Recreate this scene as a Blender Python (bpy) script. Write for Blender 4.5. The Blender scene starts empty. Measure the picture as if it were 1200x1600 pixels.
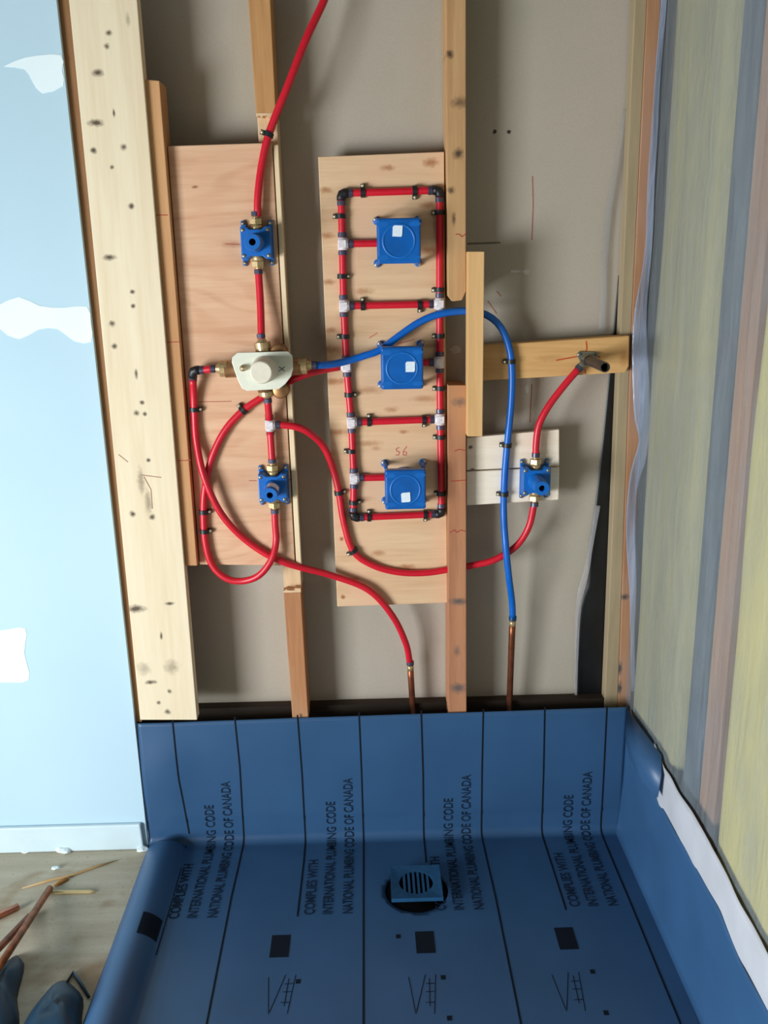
import bpy, bmesh, math, random
from mathutils import Vector, Matrix, noise

# ------------------------------------------------------------------ camera
SC = bpy.context.scene
COL = SC.collection
F = 1414.0                                   # focal length in pixels of a 1200 x 1600 frame
R = Matrix(((0.99961231, -0.02241283, 0.01651956),
            (-0.0218307, -0.2626506, 0.96464402),
            (-0.01728153, -0.96463067, -0.26303806)))   # rows: world x, y, z in (right, down, forward)
CAM = Vector((0.0, -2.096, 1.468))
cd = bpy.data.cameras.new('camera')
cd.sensor_fit = 'VERTICAL'; cd.sensor_height = 24.0; cd.sensor_width = 18.0
cd.lens = F / 1600.0 * 24.0
cd.clip_start = 0.02
camo = bpy.data.objects.new('camera', cd); COL.objects.link(camo)
rc = Matrix(((R[0][0], -R[0][1], -R[0][2]), (R[1][0], -R[1][1], -R[1][2]), (R[2][0], -R[2][1], -R[2][2])))
camo.matrix_world = Matrix.Translation(CAM) @ rc.to_4x4()
SC.camera = camo

# ------------------------------------------------------------------ light and exposure
w = bpy.data.worlds.new('world'); SC.world = w; w.use_nodes = True
w.node_tree.nodes['Background'].inputs[0].default_value = (0.75, 0.87, 1.0, 1)
w.node_tree.nodes['Background'].inputs[1].default_value = 0.5
SC.view_settings.view_transform = 'Standard'
SC.view_settings.look = 'None'
SC.view_settings.gamma = 1.0
SC.view_settings.use_curve_mapping = False
SC.view_settings.exposure = 0.0

WIN_Y0, WIN_Y1, WIN_Z0, WIN_Z1, WIN_X = -3.05, -1.45, 0.08, 1.20, -2.35
ld = bpy.data.lights.new('window_daylight', 'AREA')
ld.shape = 'RECTANGLE'; ld.size = WIN_Z1 - WIN_Z0; ld.size_y = WIN_Y1 - WIN_Y0
ld.energy = 188.0; ld.color = (0.88, 0.95, 1.0)
lo = bpy.data.objects.new('window_daylight', ld); COL.objects.link(lo)
lo.location = (WIN_X - 0.06, (WIN_Y0 + WIN_Y1) / 2, (WIN_Z0 + WIN_Z1) / 2)
lo.rotation_euler = (0, -math.pi / 2, 0)     # shines towards +x, into the room

# ------------------------------------------------------------------ helpers: where a point of the photo lies on a known plane
def wray(u, v):
    return R @ Vector(((u - 600) / F, (v - 800) / F, 1.0))
def P(u, v, y=0.0):
    d = wray(u, v); return CAM + d * ((y - CAM.y) / d.y)
def PX(u, v, x):
    d = wray(u, v); return CAM + d * ((x - CAM.x) / d.x)
def PZ(u, v, z):
    d = wray(u, v); return CAM + d * ((z - CAM.z) / d.z)

# ------------------------------------------------------------------ materials
def s2l(c):
    def f(x):
        x /= 255.0
        return x / 12.92 if x <= 0.04045 else ((x + 0.055) / 1.055) ** 2.4
    return (f(c[0]), f(c[1]), f(c[2]), 1.0)

class NT:
    def __init__(s, name):
        s.m = bpy.data.materials.new(name); s.m.use_nodes = True
        s.t = s.m.node_tree; s.b = s.t.nodes['Principled BSDF']; s.out = s.t.nodes['Material Output']
    def n(s, typ, **kw):
        x = s.t.nodes.new(typ)
        for k, v in kw.items(): setattr(x, k, v)
        return x
    def l(s, a, b): s.t.links.new(a, b)
    def math(s, op, a, b=None):
        x = s.n('ShaderNodeMath', operation=op)
        for i, q in enumerate((a, b)):
            if q is None: continue
            if isinstance(q, (int, float)): x.inputs[i].default_value = q
            else: s.l(q, x.inputs[i])
        return x.outputs[0]
    def mix(s, fac, a, b):
        x = s.n('ShaderNodeMix', data_type='RGBA')
        for i, q in ((0, fac), (6, a), (7, b)):
            if isinstance(q, (int, float, tuple)): x.inputs[i].default_value = q
            else: s.l(q, x.inputs[i])
        return x.outputs[2]
    def coords(s, scale=(1, 1, 1), loc=(0, 0, 0)):
        tc = s.n('ShaderNodeTexCoord'); mp = s.n('ShaderNodeMapping')
        mp.inputs['Scale'].default_value = scale; mp.inputs['Location'].default_value = loc
        s.l(tc.outputs['Object'], mp.inputs[0]); return mp.outputs[0]
    def noise(s, vec, scale, detail=3, rough=0.5, dist=0.0):
        x = s.n('ShaderNodeTexNoise'); s.l(vec, x.inputs['Vector'])
        x.inputs['Scale'].default_value = scale; x.inputs['Detail'].default_value = detail
        x.inputs['Roughness'].default_value = rough; x.inputs['Distortion'].default_value = dist
        return x.outputs['Fac']
    def rng(s, v, a, b, c=0.0, d=1.0):
        x = s.n('ShaderNodeMapRange', clamp=True); s.l(v, x.inputs[0])
        for i, q in enumerate((a, b, c, d)): x.inputs[i + 1].default_value = q
        return x.outputs[0]
    def bump(s, h, strength, dist=0.002):
        x = s.n('ShaderNodeBump'); s.l(h, x.inputs['Height'])
        x.inputs['Strength'].default_value = strength; x.inputs['Distance'].default_value = dist
        s.l(x.outputs[0], s.b.inputs['Normal'])

def plain(name, rgb, rough=0.5, metal=0.0, var=0.08, scale=60.0, bump=0.0, spec=0.5):
    k = NT(name); v = k.coords()
    nz = k.noise(v, scale, 3)
    c = s2l(rgb); d = tuple(x * (1 - var * 2) for x in c[:3]) + (1,)
    k.l(k.mix(k.rng(nz, 0.35, 0.65), d, c), k.b.inputs['Base Color'])
    k.b.inputs['Roughness'].default_value = rough; k.b.inputs['Metallic'].default_value = metal
    k.b.inputs['Specular IOR Level'].default_value = spec
    if bump: k.bump(nz, bump)
    return k.m

WOODN = [0]
def wood(name, light, dark, along='Z', knots=(), stain=None, grain=1.0, knot_rgb=(70, 52, 40), rings=False):
    """light and dark grain colours; knots: (x, z, rx, rz, strength) in the object's own coordinates"""
    WOODN[0] += 1; o = WOODN[0] * 3.17
    k = NT(name)
    sc = {'Z': (1, 1, 0.06), 'X': (0.06, 1, 1), 'Y': (1, 0.06, 1)}[along]
    v = k.coords(sc, (o, o * 0.7, o * 1.3))
    fine = k.noise(v, 260 * grain, 2, 0.6)
    broad = k.noise(v, 38 * grain, 3, 0.55, 0.6)
    f = k.math('ADD', k.math('MULTIPLY', k.rng(fine, 0.3, 0.7), 0.3), k.math('MULTIPLY', k.rng(broad, 0.34, 0.7), 0.7))
    if rings:
        sc2 = {'Z': (1, 1, 0.22), 'X': (0.22, 1, 1), 'Y': (1, 1, 1)}[along]
        n2 = k.noise(k.coords(sc2, (o, 0, o)), 7.0, 1, 0.4, 0.3)
        wv = k.math('SINE', k.math('MULTIPLY', n2, 70.0))
        f = k.math('ADD', k.math('MULTIPLY', f, 0.75), k.math('MULTIPLY', k.rng(wv, 0.2, 1.0), 0.3))
    col = k.mix(f, s2l(light), s2l(dark))
    if stain:
        big = k.noise(k.coords((1, 1, 0.5), (o, o, o)), 9.0, 2)
        col = k.mix(k.rng(big, 0.48, 0.68, 0, 0.75), col, s2l(stain))
    if knots:
        tc = k.n('ShaderNodeTexCoord'); mask = None
        wob = k.noise(k.coords(), 110.0, 2)
        for (x, z, rx, rz, st) in knots:
            a = k.n('ShaderNodeVectorMath', operation='SUBTRACT'); k.l(tc.outputs['Object'], a.inputs[0]); a.inputs[1].default_value = (x, 0, z)
            b = k.n('ShaderNodeVectorMath', operation='MULTIPLY'); k.l(a.outputs[0], b.inputs[0]); b.inputs[1].default_value = (1 / rx, 0, 1 / rz)
            ln = k.n('ShaderNodeVectorMath', operation='LENGTH'); k.l(b.outputs[0], ln.inputs[0])
            dd = k.math('ADD', ln.outputs['Value'], k.math('MULTIPLY', k.math('SUBTRACT', wob, 0.5), 1.2))
            q = k.rng(dd, 1.5, 0.35, 0.0, st)
            mask = q if mask is None else k.math('MAXIMUM', mask, q)
        col = k.mix(mask, col, s2l(knot_rgb))
    k.l(col, k.b.inputs['Base Color'])
    k.b.inputs['Roughness'].default_value = 0.72; k.b.inputs['Specular IOR Level'].default_value = 0.3
    k.bump(fine, 0.12, 0.001)
    return k.m

# ------------------------------------------------------------------ mesh helpers
class MB:
    def __init__(s): s.v = []; s.f = []; s.sm = []
    def add(s, vs, fs, smooth=False):
        o = len(s.v); s.v += [tuple(q) for q in vs]
        s.f += [tuple(i + o for i in q) for q in fs]; s.sm += [smooth] * len(fs)
    def box(s, a, b):
        x0, y0, z0 = a; x1, y1, z1 = b
        s.add([(x0,y0,z0),(x1,y0,z0),(x1,y1,z0),(x0,y1,z0),(x0,y0,z1),(x1,y0,z1),(x1,y1,z1),(x0,y1,z1)],
              [(0,3,2,1),(4,5,6,7),(0,1,5,4),(1,2,6,5),(2,3,7,6),(3,0,4,7)])
    def prism(s, pts, ya, yb):
        """outline pts (x, z) extruded from ya (front) to yb"""
        n = len(pts)
        s.add([(x, ya, z) for x, z in pts] + [(x, yb, z) for x, z in pts],
              [tuple(range(n)), tuple(range(2*n-1, n-1, -1))] + [(i, n+i, n+(i+1) % n, (i+1) % n) for i in range(n)])
    def tube(s, path, r, seg=12, caps=True):
        path = [Vector(p) for p in path]; n = len(path); vs = []; fs = []
        t0 = (path[1] - path[0]).normalized()
        up = Vector((0, -1, 0)) if abs(t0.y) < 0.9 else Vector((1, 0, 0))
        nn = (up - t0 * up.dot(t0)).normalized()
        for i, p in enumerate(path):
            t = (path[min(i+1, n-1)] - path[max(i-1, 0)]).normalized()
            nn = (nn - t * nn.dot(t)).normalized(); bb = t.cross(nn)
            rr = r[i] if isinstance(r, (list, tuple)) else r
            for j in range(seg):
                a = 2 * math.pi * j / seg
                vs.append(p + (nn * math.cos(a) + bb * math.sin(a)) * rr)
        for i in range(n - 1):
            for j in range(seg):
                k = (j + 1) % seg
                fs.append((i*seg+j, i*seg+k, (i+1)*seg+k, (i+1)*seg+j))
        s.add(vs, fs, True)
        if caps:
            o = len(s.v) - len(vs)
            s.f.append(tuple(range(o + seg - 1, o - 1, -1))); s.sm.append(False)
            s.f.append(tuple(range(o + (n-1)*seg, o + n*seg))); s.sm.append(False)
    def lathe(s, prof, centre, axis=(0, -1, 0), seg=24, smooth=True):
        """prof: (distance along axis, radius)"""
        ax = Vector(axis).normalized()
        e1 = ax.orthogonal().normalized(); e2 = ax.cross(e1); c = Vector(centre); n = len(prof)
        vs = []; fs = []
        for d, r in prof:
            for j in range(seg):
                a = 2 * math.pi * j / seg
                vs.append(c + ax * d + (e1 * math.cos(a) + e2 * math.sin(a)) * max(r, 1e-5))
        for i in range(n - 1):
            for j in range(seg):
                k = (j + 1) % seg
                fs.append((i*seg+j, i*seg+k, (i+1)*seg+k, (i+1)*seg+j))
        s.add(vs, fs, smooth)
    def obj(s, name, mat, parent=None, origin=None, bevel=0.0, bseg=2, autosmooth=False):
        me = bpy.data.meshes.new(name)
        vs = s.v
        if origin is not None: vs = [(x - origin[0], y - origin[1], z - origin[2]) for x, y, z in vs]
        me.from_pydata(vs, [], s.f); me.update()
        for p, q in zip(me.polygons, s.sm): p.use_smooth = q
        bm = bmesh.new(); bm.from_mesh(me)
        bmesh.ops.recalc_face_normals(bm, faces=bm.faces)
        if bevel:
            ed = [e for e in bm.edges if len(e.link_faces) == 2 and e.calc_face_angle(0) > 0.6]
            bmesh.ops.bevel(bm, geom=ed, offset=bevel, segments=bseg, profile=0.5, affect='EDGES', clamp_overlap=True)
        if autosmooth:
            for e in bm.edges: e.smooth = not (len(e.link_faces) == 2 and e.calc_face_angle(0) > 0.6)
        bm.to_mesh(me); bm.free()
        me.materials.append(mat)
        o = bpy.data.objects.new(name, me); COL.objects.link(o)
        if origin is not None: o.location = origin
        if parent is not None:
            o.parent = parent
            if origin is not None: o.location = Vector(origin) - world_of(parent)
            else: o.location = -world_of(parent)
        return o

def world_of(o):
    p = Vector(o.location)
    while o.parent: o = o.parent; p += Vector(o.location)
    return p
def tag(o, label, cat, group=None):
    o['label'] = label; o['category'] = cat
    if group: o['group'] = group
    return o
def struct(o, label=None):
    o['kind'] = 'structure'
    if label: o['label'] = label
    return o
def empty(name, loc, rot=None):
    o = bpy.data.objects.new(name, None); COL.objects.link(o); o.location = loc
    o.empty_display_size = 0.02
    return o
def copy_tree(o, parent=None):
    c = o.copy(); COL.objects.link(c); c.parent = parent
    for ch in list(o.children): copy_tree(ch, c)
    return c
def spline(pts, step=0.012):
    """Catmull-Rom through world points, evenly resampled"""
    pts = [Vector(p) for p in pts]; out = []
    for i in range(len(pts) - 1):
        p0 = pts[i-1] if i else pts[i] * 2 - pts[i+1]
        p1, p2 = pts[i], pts[i+1]
        p3 = pts[i+2] if i + 2 < len(pts) else p2 * 2 - p1
        n = max(2, int((p2 - p1).length / step))
        for k in range(n):
            t = k / n
            out.append(0.5 * ((2*p1) + (p2-p0)*t + (2*p0-5*p1+4*p2-p3)*t*t + (3*p1-p0-3*p2+p3)*t*t*t))
    out.append(pts[-1]); return out
def strokes(name, lines, y, width, mat, parent):
    """pencil strokes drawn on a board face: flat ribbons 0.3 mm proud"""
    for ln in lines:
        m = MB(); pts = [P(u, v, y) for u, v in ln]
        for a, b in zip(pts, pts[1:]):
            d = (b - a).normalized(); nrm = Vector((-d.z, 0, d.x)) * width / 2
            off = Vector((0, -0.0004, 0))
            m.add([a + nrm + off, b + nrm + off, b - nrm + off, a - nrm + off, a + nrm, b + nrm, b - nrm, a - nrm],
                  [(0,1,2,3), (7,6,5,4), (0,4,5,1), (1,5,6,2), (2,6,7,3), (3,7,4,0)])
        m.obj(name, mat, parent)

# ------------------------------------------------------------------ common materials
M = {}
M['pex_red'] = plain('pex_red', (208, 22, 44), 0.38, var=0.04)
M['pex_blue'] = plain('pex_blue', (0, 98, 192), 0.38, var=0.04)
M['blue_plastic'] = plain('blue_plastic', (0, 100, 184), 0.42, var=0.06, scale=40)
M['blue_plastic_box'] = plain('blue_box_plastic', (0, 94, 178), 0.36, var=0.12, scale=28)
M['blue_dark'] = plain('blue_dark_plastic', (0, 22, 70), 0.6)
M['black_plastic'] = plain('black_plastic', (26, 26, 30), 0.45)
M['white_plastic'] = plain('white_fitting_plastic', (235, 225, 228), 0.45, var=0.1, scale=140)
M['ivory_plastic'] = plain('ivory_plastic', (222, 222, 205), 0.4, var=0.03)
M['ivory_cap'] = plain('ivory_cap_plastic', (226, 218, 198), 0.45, var=0.04)
M['crimp'] = plain('crimp_ring_steel', (88, 88, 108), 0.4, 0.6, var=0.15)
M['brass'] = plain('brass', (208, 180, 132), 0.4, 0.6, var=0.15, scale=50)
M['brass_dark'] = plain('aged_brass', (172, 126, 84), 0.42, 0.7, var=0.2, scale=40)
M['copper'] = plain('copper', (158, 92, 62), 0.4, 0.75, var=0.2, scale=35)
M['copper_bright'] = plain('bright_copper', (226, 150, 120), 0.3, 0.8, var=0.1)
M['copper_aged'] = plain('aged_copper', (150, 78, 36), 0.5, 0.5, var=0.25, scale=50)
M['zinc'] = plain('zinc_screw', (205, 200, 175), 0.35, 0.6, var=0.1)
M['steel'] = plain('galvanised_steel', (150, 146, 132), 0.4, 0.7, var=0.1)
M['pipe_dark'] = plain('dark_iron_pipe', (86, 78, 70), 0.5, 0.6, var=0.15)
M['void'] = plain('black_inside', (5, 5, 7), 0.9, spec=0.03)
M['sticker'] = plain('white_sticker', (226, 236, 246), 0.5, var=0.05, scale=200)
M['pencil'] = plain('red_pencil', (172, 60, 44), 0.8)
M['ink'] = plain('membrane_ink', (16, 24, 36), 0.8, spec=0.15)
M['lettering'] = plain('lettering_ink', (20, 38, 60), 0.8, spec=0.2)
M['plaster'] = plain('white_joint_compound', (232, 246, 250), 0.75, var=0.02, scale=8)

# ================================================================== THE SETTING
BACK = 0.092
# back face of the next room's drywall, seen between the studs
k = NT('grey_drywall_paper'); v = k.coords()
big = k.noise(v, 2.2, 3); fine = k.noise(v, 320, 2)
c = k.mix(k.rng(big, 0.3, 0.7), s2l((174, 165, 148)), s2l((186, 172, 160)))
c = k.mix(k.rng(fine, 0.3, 0.7, 0, 0.25), c, s2l((156, 148, 134)))
k.l(c, k.b.inputs['Base Color']); k.b.inputs['Roughness'].default_value = 0.85; k.b.inputs['Specular IOR Level'].default_value = 0.2
m = MB(); m.box((-0.75, BACK, -0.02), (0.80, BACK + 0.013, 2.45))
wall_back = struct(m.obj('wall_back', k.m), 'grey paper back of drywall seen between the studs')

# small marks on that paper
smear = plain('white_smear', (205, 200, 190), 0.8, var=0.1)
def blot(name, u, v, ru, rv, y, mat, parent, seed=0):
    rnd = random.Random(seed); m = MB(); c = P(u, v, y); px = (P(u + 1, v, y) - c).length
    pts = []
    for i in range(14):
        a = 2 * math.pi * i / 14; q = 0.7 + 0.5 * rnd.random()
        pts.append((c.x + math.cos(a) * ru * px * q, c.z + math.sin(a) * rv * px * q))
    m.prism(pts, y - 0.0006, y); return m.obj(name, mat, parent)
blot('plaster_smear', 822, 425, 6, 4, BACK, smear, wall_back, 1)
blot('plaster_smear', 805, 424, 8, 2, BACK, smear, wall_back, 2)
blot('plaster_smear', 712, 546, 10, 6, BACK, smear, wall_back, 3)
blot('plaster_smear', 824, 607, 3, 8, BACK, smear, wall_back, 4)
dot = plain('dark_fleck', (66, 58, 50), 0.9)
blot('nail_hole', 773, 206, 3, 3, BACK, dot, wall_back, 5); blot('nail_hole', 795, 206, 3, 3, BACK, dot, wall_back, 6)
strokes('pencil_mark', [[(832, 275), (833, 320), (831, 375)], [(831, 600), (828, 660)], [(776, 455), (783, 463)], [(762, 470), (776, 490)]], BACK, 0.0025, plain('faint_red_pencil', (164, 104, 88), 0.9), wall_back)
strokes('joint_line', [[(730, 381), (782, 379)]], BACK, 0.004, plain('faint_joint', (112, 106, 92), 0.9), wall_back)

# blue-white drywall left of the shower, same wall plane
k = NT('pale_blue_drywall'); v = k.coords()
big = k.noise(v, 1.6, 2); fine = k.noise(v, 420, 2)
k.l(k.mix(k.rng(big, 0.3, 0.7), s2l((182, 210, 224)), s2l((190, 216, 230))), k.b.inputs['Base Color'])
k.b.inputs['Roughness'].default_value = 0.8; k.b.inputs['Specular IOR Level'].default_value = 0.25; k.bump(fine, 0.05, 0.001)
DRY = k.m
DWY = -0.0130
a, b = P(88, 0, DWY), P(229, 1312, DWY)
m = MB(); m.prism([(-2.35, 0.0), (b.x + 0.002, 0.0), (b.x + 0.002, 0.03), (a.x, a.z), (a.x - 0.006, 2.45), (-2.35, 2.45)], DWY, 0.0)
wall_left = struct(m.obj('wall_left', DRY), 'pale blue drywall left of the open studs')
def patch(pts, name, seed):
    m = MB(); q = [P(u, v, DWY) for u, v in pts]; q = spline(q + [q[0]], 0.02)[:-1]
    m.prism([(p.x, p.z) for p in q], DWY - 0.0008, DWY + 0.0002)
    m.obj(name, M['plaster'], wall_left)
patch([(6, 104), (40, 90), (95, 86), (97, 110), (99, 134), (66, 146), (50, 126), (38, 108)], 'joint_compound_patch', 1)
patch([(-4, 478), (30, 464), (62, 478), (100, 481), (136, 479), (142, 505), (143, 534), (116, 533), (90, 514), (60, 515), (30, 530), (-2, 512)], 'joint_compound_patch', 2)
patch([(-60, 984), (0, 985), (40, 982), (38, 1020), (45, 1062), (0, 1066), (-60, 1066)], 'joint_compound_patch', 3)

# strip at the foot of the drywall
bb = plain('white_strip_paint', (206, 224, 230), 0.45, var=0.03, scale=12)
zb = P(120, 1291, DWY - 0.012).z
m = MB(); m.prism([(-2.35, 0.001), (b.x - 0.006, 0.001), (b.x - 0.009, zb), (-2.35, zb)], DWY - 0.013, DWY)
struct(m.obj('baseboard_left', bb, bevel=0.004), 'white strip along the foot of the drywall')

# plywood subfloor
k = NT('plywood_subfloor'); v = k.coords((1, 1, 1)); v2 = k.coords((0.3, 2.2, 1))
n1 = k.noise(v2, 14, 4); n2 = k.noise(v, 5.5, 3, 0.6, 0.4); n3 = k.noise(v, 130, 2)
c = k.mix(k.rng(n1, 0.3, 0.7), s2l((196, 186, 164)), s2l((176, 164, 140)))
c = k.mix(k.rng(n2, 0.55, 0.72, 0, 0.75), c, s2l((138, 100, 54)))
c = k.mix(k.rng(n3, 0.62, 0.75, 0, 0.4), c, s2l((100, 84, 60)))
k.l(c, k.b.inputs['Base Color']); k.b.inputs['Roughness'].default_value = 0.8
m = MB(); m.box((-2.35, -3.3, -0.02), (0.80, 0.0, 0.0))
struct(m.obj('floor', k.m), 'stained plywood subfloor')

# the rest of the room, behind and above the photographer
room = plain('unpainted_drywall', (84, 82, 78), 0.9, var=0.04, scale=6)
m = MB(); m.box((-2.45, -3.4, 2.45), (0.95, 0.15, 2.48)); struct(m.obj('ceiling', room))
m = MB(); m.box((-2.45, -3.33, -0.02), (0.95, -3.30, 2.45)); struct(m.obj('wall_front', room))
m = MB()
for q in (((-2.38, -3.3, -0.02), (-2.35, WIN_Y0, 2.45)), ((-2.38, WIN_Y1, -0.02), (-2.35, 0.0, 2.45)),
          ((-2.38, WIN_Y0, -0.02), (-2.35, WIN_Y1, WIN_Z0)), ((-2.38, WIN_Y0, WIN_Z1), (-2.35, WIN_Y1, 2.45))):
    m.box(*q)
struct(m.obj('wall_side', room))

# ================================================================== FRAMING LUMBER
def plank(name, px, yf, yb, light, dark, label, cat, along='Z', knots=(), bevel=0.0015, px_y=None, group=None, **kw):
    """px: outline of the front face in the photograph, lying on the plane y = yf"""
    q = [P(t[0], t[1], t[2] if len(t) > 2 else (yf if px_y is None else px_y)) for t in px]
    cx = sum(p.x for p in q) / len(q); zmin = min(p.z for p in q)
    og = (cx, yb, zmin)
    kn = []
    for t in knots:
        u, v2, r = t[:3]; asp = t[3] if len(t) > 3 else 1.0; st = t[4] if len(t) > 4 else 0.85
        c = P(u, v2, yf); s = (P(u + r, v2, yf) - c).length
        kn.append((c.x - og[0], c.z - og[2], s * asp, s / asp, min(0.95, st * 1.35)))
    mat = wood(name + '_wood', light, dark, along, kn, **kw)
    m = MB(); m.prism([(p.x, p.z) for p in q], yf, yb)
    o = m.obj(name, mat, None, og, bevel=bevel)
    return tag(o, label, cat, group)

# stud 1, the brown strip beside the drywall
plank('wall_stud', [(78, -25), (112, -25), (222, 1128), (200, 1128)], -0.001, 0.089, (150, 110, 74), (120, 84, 54),
      'brown stud edge showing as a thin strip beside the blue drywall', 'stud', grain=0.8)
# wide pale board
wide = plank('framing_board', [(105, -25), (212, -25), (308, 1125), (219, 1125)], -0.034, -0.0015, (240, 226, 198), (224, 204, 170),
      'wide pale knotty board standing left of the plumbing', 'board', grain=0.45,
      knots=[(153, 114, 6, 1.2), (150, 192, 7, 1.5), (170, 51, 4), (167, 72, 4), (178, 176, 3, .6), (193, 230, 4), (146, 235, 4), (175, 261, 3), (205, 322, 4),
             (171, 402, 6, 1.4), (207, 456, 3), (208, 478, 3), (175, 506, 4), (179, 541, 4), (213, 584, 4, .6), (222, 629, 3), (213, 645, 4), (226, 647, 3),
             (232, 719, 3), (220, 752, 9, .5, .4), (232, 785, 9, .5, .4), (213, 951, 8, 1.5), (265, 943, 4, 1.6), (252, 994, 3, .6), (236, 1066, 5, 1.6),
             (265, 1080, 3), (248, 1098, 3), (262, 1112, 4), (268, 1042, 10, 1, .35), (225, 1045, 9, 1, .3), (207, 803, 4), (238, 808, 4), (200, 30, 5, .6, .3)],
      knot_rgb=(82, 66, 52))
strokes('pencil_mark', [[(220, 742), (252, 746)], [(185, 710), (200, 722)], [(225, 745), (236, 765), (238, 795)]], -0.034, 0.002, plain('faint_pencil', (176, 130, 110), 0.9), wide)
# cleat next to it
cle = plank('cleat_board', [(226, 124), (249, 126), (308, 884), (290, 884)], -0.022, 0.045, (208, 160, 112), (186, 134, 90),
      'narrow orange-brown cleat between the wide pale board and left plywood', 'board', knots=[(250, 441, 5, .6), (266, 612, 3, .6), (258, 850, 3)], grain=0.9)
strokes('pencil_mark', [[(241, 336), (262, 336)], [(259, 535), (281, 534)], [(277, 720), (298, 719)]], -0.022, 0.0018, M['pencil'], cle)

# stud 2 with the long notch sawn into its front
NOT = 0.020
q = lambda u, v, y=0.0: P(u, v, y)
def stud_bar(pxa, pxb, yf, yb, m):
    m.prism([(P(u, v, 0).x, P(u, v, 0).z) for u, v in (pxa + pxb)], yf, yb)
og = P(468, 1125, 0.089)
st2 = empty('notched_stud', (og.x, 0.045, og.z)); tag(st2, 'notched stud behind the right edge of the left plywood', 'stud')
wm = wood('stud_two_wood', (200, 152, 98), (174, 124, 78), 'Z', knot_rgb=(70, 56, 44))
wm_low = wood('stud_two_lower_wood', (192, 136, 92), (164, 110, 74), 'Z', stain=(186, 150, 116))
wm_cut = wood('fresh_cut_wood', (226, 194, 156), (206, 166, 124), 'Z', grain=1.6)
m = MB(); stud_bar([(386, -25), (421, -25)], [(431, 177), (400, 177)], 0.0, 0.0885, m); m.obj('upper_length', wm, st2, (P(410, 177).x, 0.0885, P(410, 177).z), bevel=0.0015)
m = MB(); stud_bar([(443, 926), (470, 926)], [(482, 1125), (457, 1125)], 0.0, 0.0885, m); m.obj('lower_length', wm_low, st2, (P(468, 1125).x, 0.0885, P(468, 1125).z), bevel=0.0015)
m = MB(); stud_bar([(400, 178.5), (431, 178.5)], [(470, 925), (443, 925)], NOT + 0.0015, 0.0885, m); m.obj('notched_length', wm_cut, st2, (P(440, 925).x, 0.0885, P(440, 925).z), bevel=0.001)
# ragged fibres at the two saw cuts
rnd = random.Random(4)
for (u0, u1, vv, dz) in ((400, 431, 177, -1), (443, 470, 926, 1)):
    m = MB(); pa, pb = P(u0, vv), P(u1, vv)
    n = 9
    for i in range(n):
        x0 = pa.x + (pb.x - pa.x) * i / n; x1 = pa.x + (pb.x - pa.x) * (i + 1) / n
        h = 0.004 + 0.008 * rnd.random(); z = pa.z
        m.box((x0, -0.001, min(z, z + dz * h) ), (x1, NOT + 0.002, max(z, z + dz * h)))
    m.obj('ragged_saw_cut', wm_cut, st2)

# left plywood
ply1 = plank('plywood_panel', [(258, 226, -0.022), (425, 223), (461, 884), (309.5, 887, -0.022)], 0.001, NOT, (226, 186, 152), (204, 154, 120),
      'pinkish left plywood panel behind the ivory mixing valve', 'plywood', 'X', rings=True, stain=(218, 168, 134),
      knots=[(305, 292, 3, 1.4, .7), (366, 382, 8, 2.2, .3), (345, 205, 4)], knot_rgb=(140, 80, 50))
strokes('pencil_mark', [[(310, 628), (362, 627)], [(352, 381), (374, 382)], [(389, 751), (401, 751)], [(449, 750), (458, 749)]], 0.001, 0.0014, M['pencil'], ply1)
LP = 0.001
# right-hand edge of the panel: a pale ripped strip standing beside it
plank('ripped_strip', [(427, 226), (434.5, 226), (471, 884), (463, 884)], 0.000, NOT, (240, 218, 182), (222, 194, 152),
      'pale thin ripped strip along right edge of the left plywood', 'wood strip', px_y=0.0)

# centre plywood
CP = 0.035
ply2 = plank('plywood_panel', [(497, 245), (694, 237), (699, 942), (527, 948)], CP, CP + 0.016, (226, 192, 154), (206, 164, 126),
      'tan centre plywood panel carrying the rectangular red pipe loop', 'plywood', 'X', stain=(222, 180, 146),
      knots=[(606, 262, 6, 1.6, .5), (673, 254, 8, 1.4, .55), (509, 297, 6, 1.5, .5), (511, 368, 6, 1.5, .5), (513, 441, 6, 1.6, .5), (517, 516, 6, 1.5, .5), (672, 321, 8, 1.7, .5), (672, 391, 8, 1.7, .5),
             (568, 455, 8, 1.7, .4), (515, 546, 10, 1.8, .4), (522, 596, 9, 2, .5), (575, 610, 10, 2, .35), (612, 640, 6, 1.6, .4), (526, 675, 9, 2, .5), (575, 693, 9, 2, .35), (587, 700, 5, 1.4, .3),
             (630, 675, 4, 1.6, .5), (591, 864, 6, 1.6, .4), (636, 886, 7, 1.7, .5), (536, 933, 3, 1, .95), (534, 842, 3, 1, .9), (550, 905, 6, 1.7, .4), (664, 623, 9, 2, .35), (565, 780, 8, 2, .35), (672, 540, 7, 2, .35)],
      knot_rgb=(156, 92, 44))
strokes('pencil_mark', [[(624, 699), (619, 701), (620, 705), (624, 706), (623, 711), (618, 711)], [(636, 697), (630, 705), (630, 711), (635, 711), (635, 706), (630, 706)], [(620, 538), (648, 530)], [(577, 528), (590, 520)]], CP, 0.002, plain('pink_pencil', (206, 100, 84), 0.8), ply2)

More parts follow.
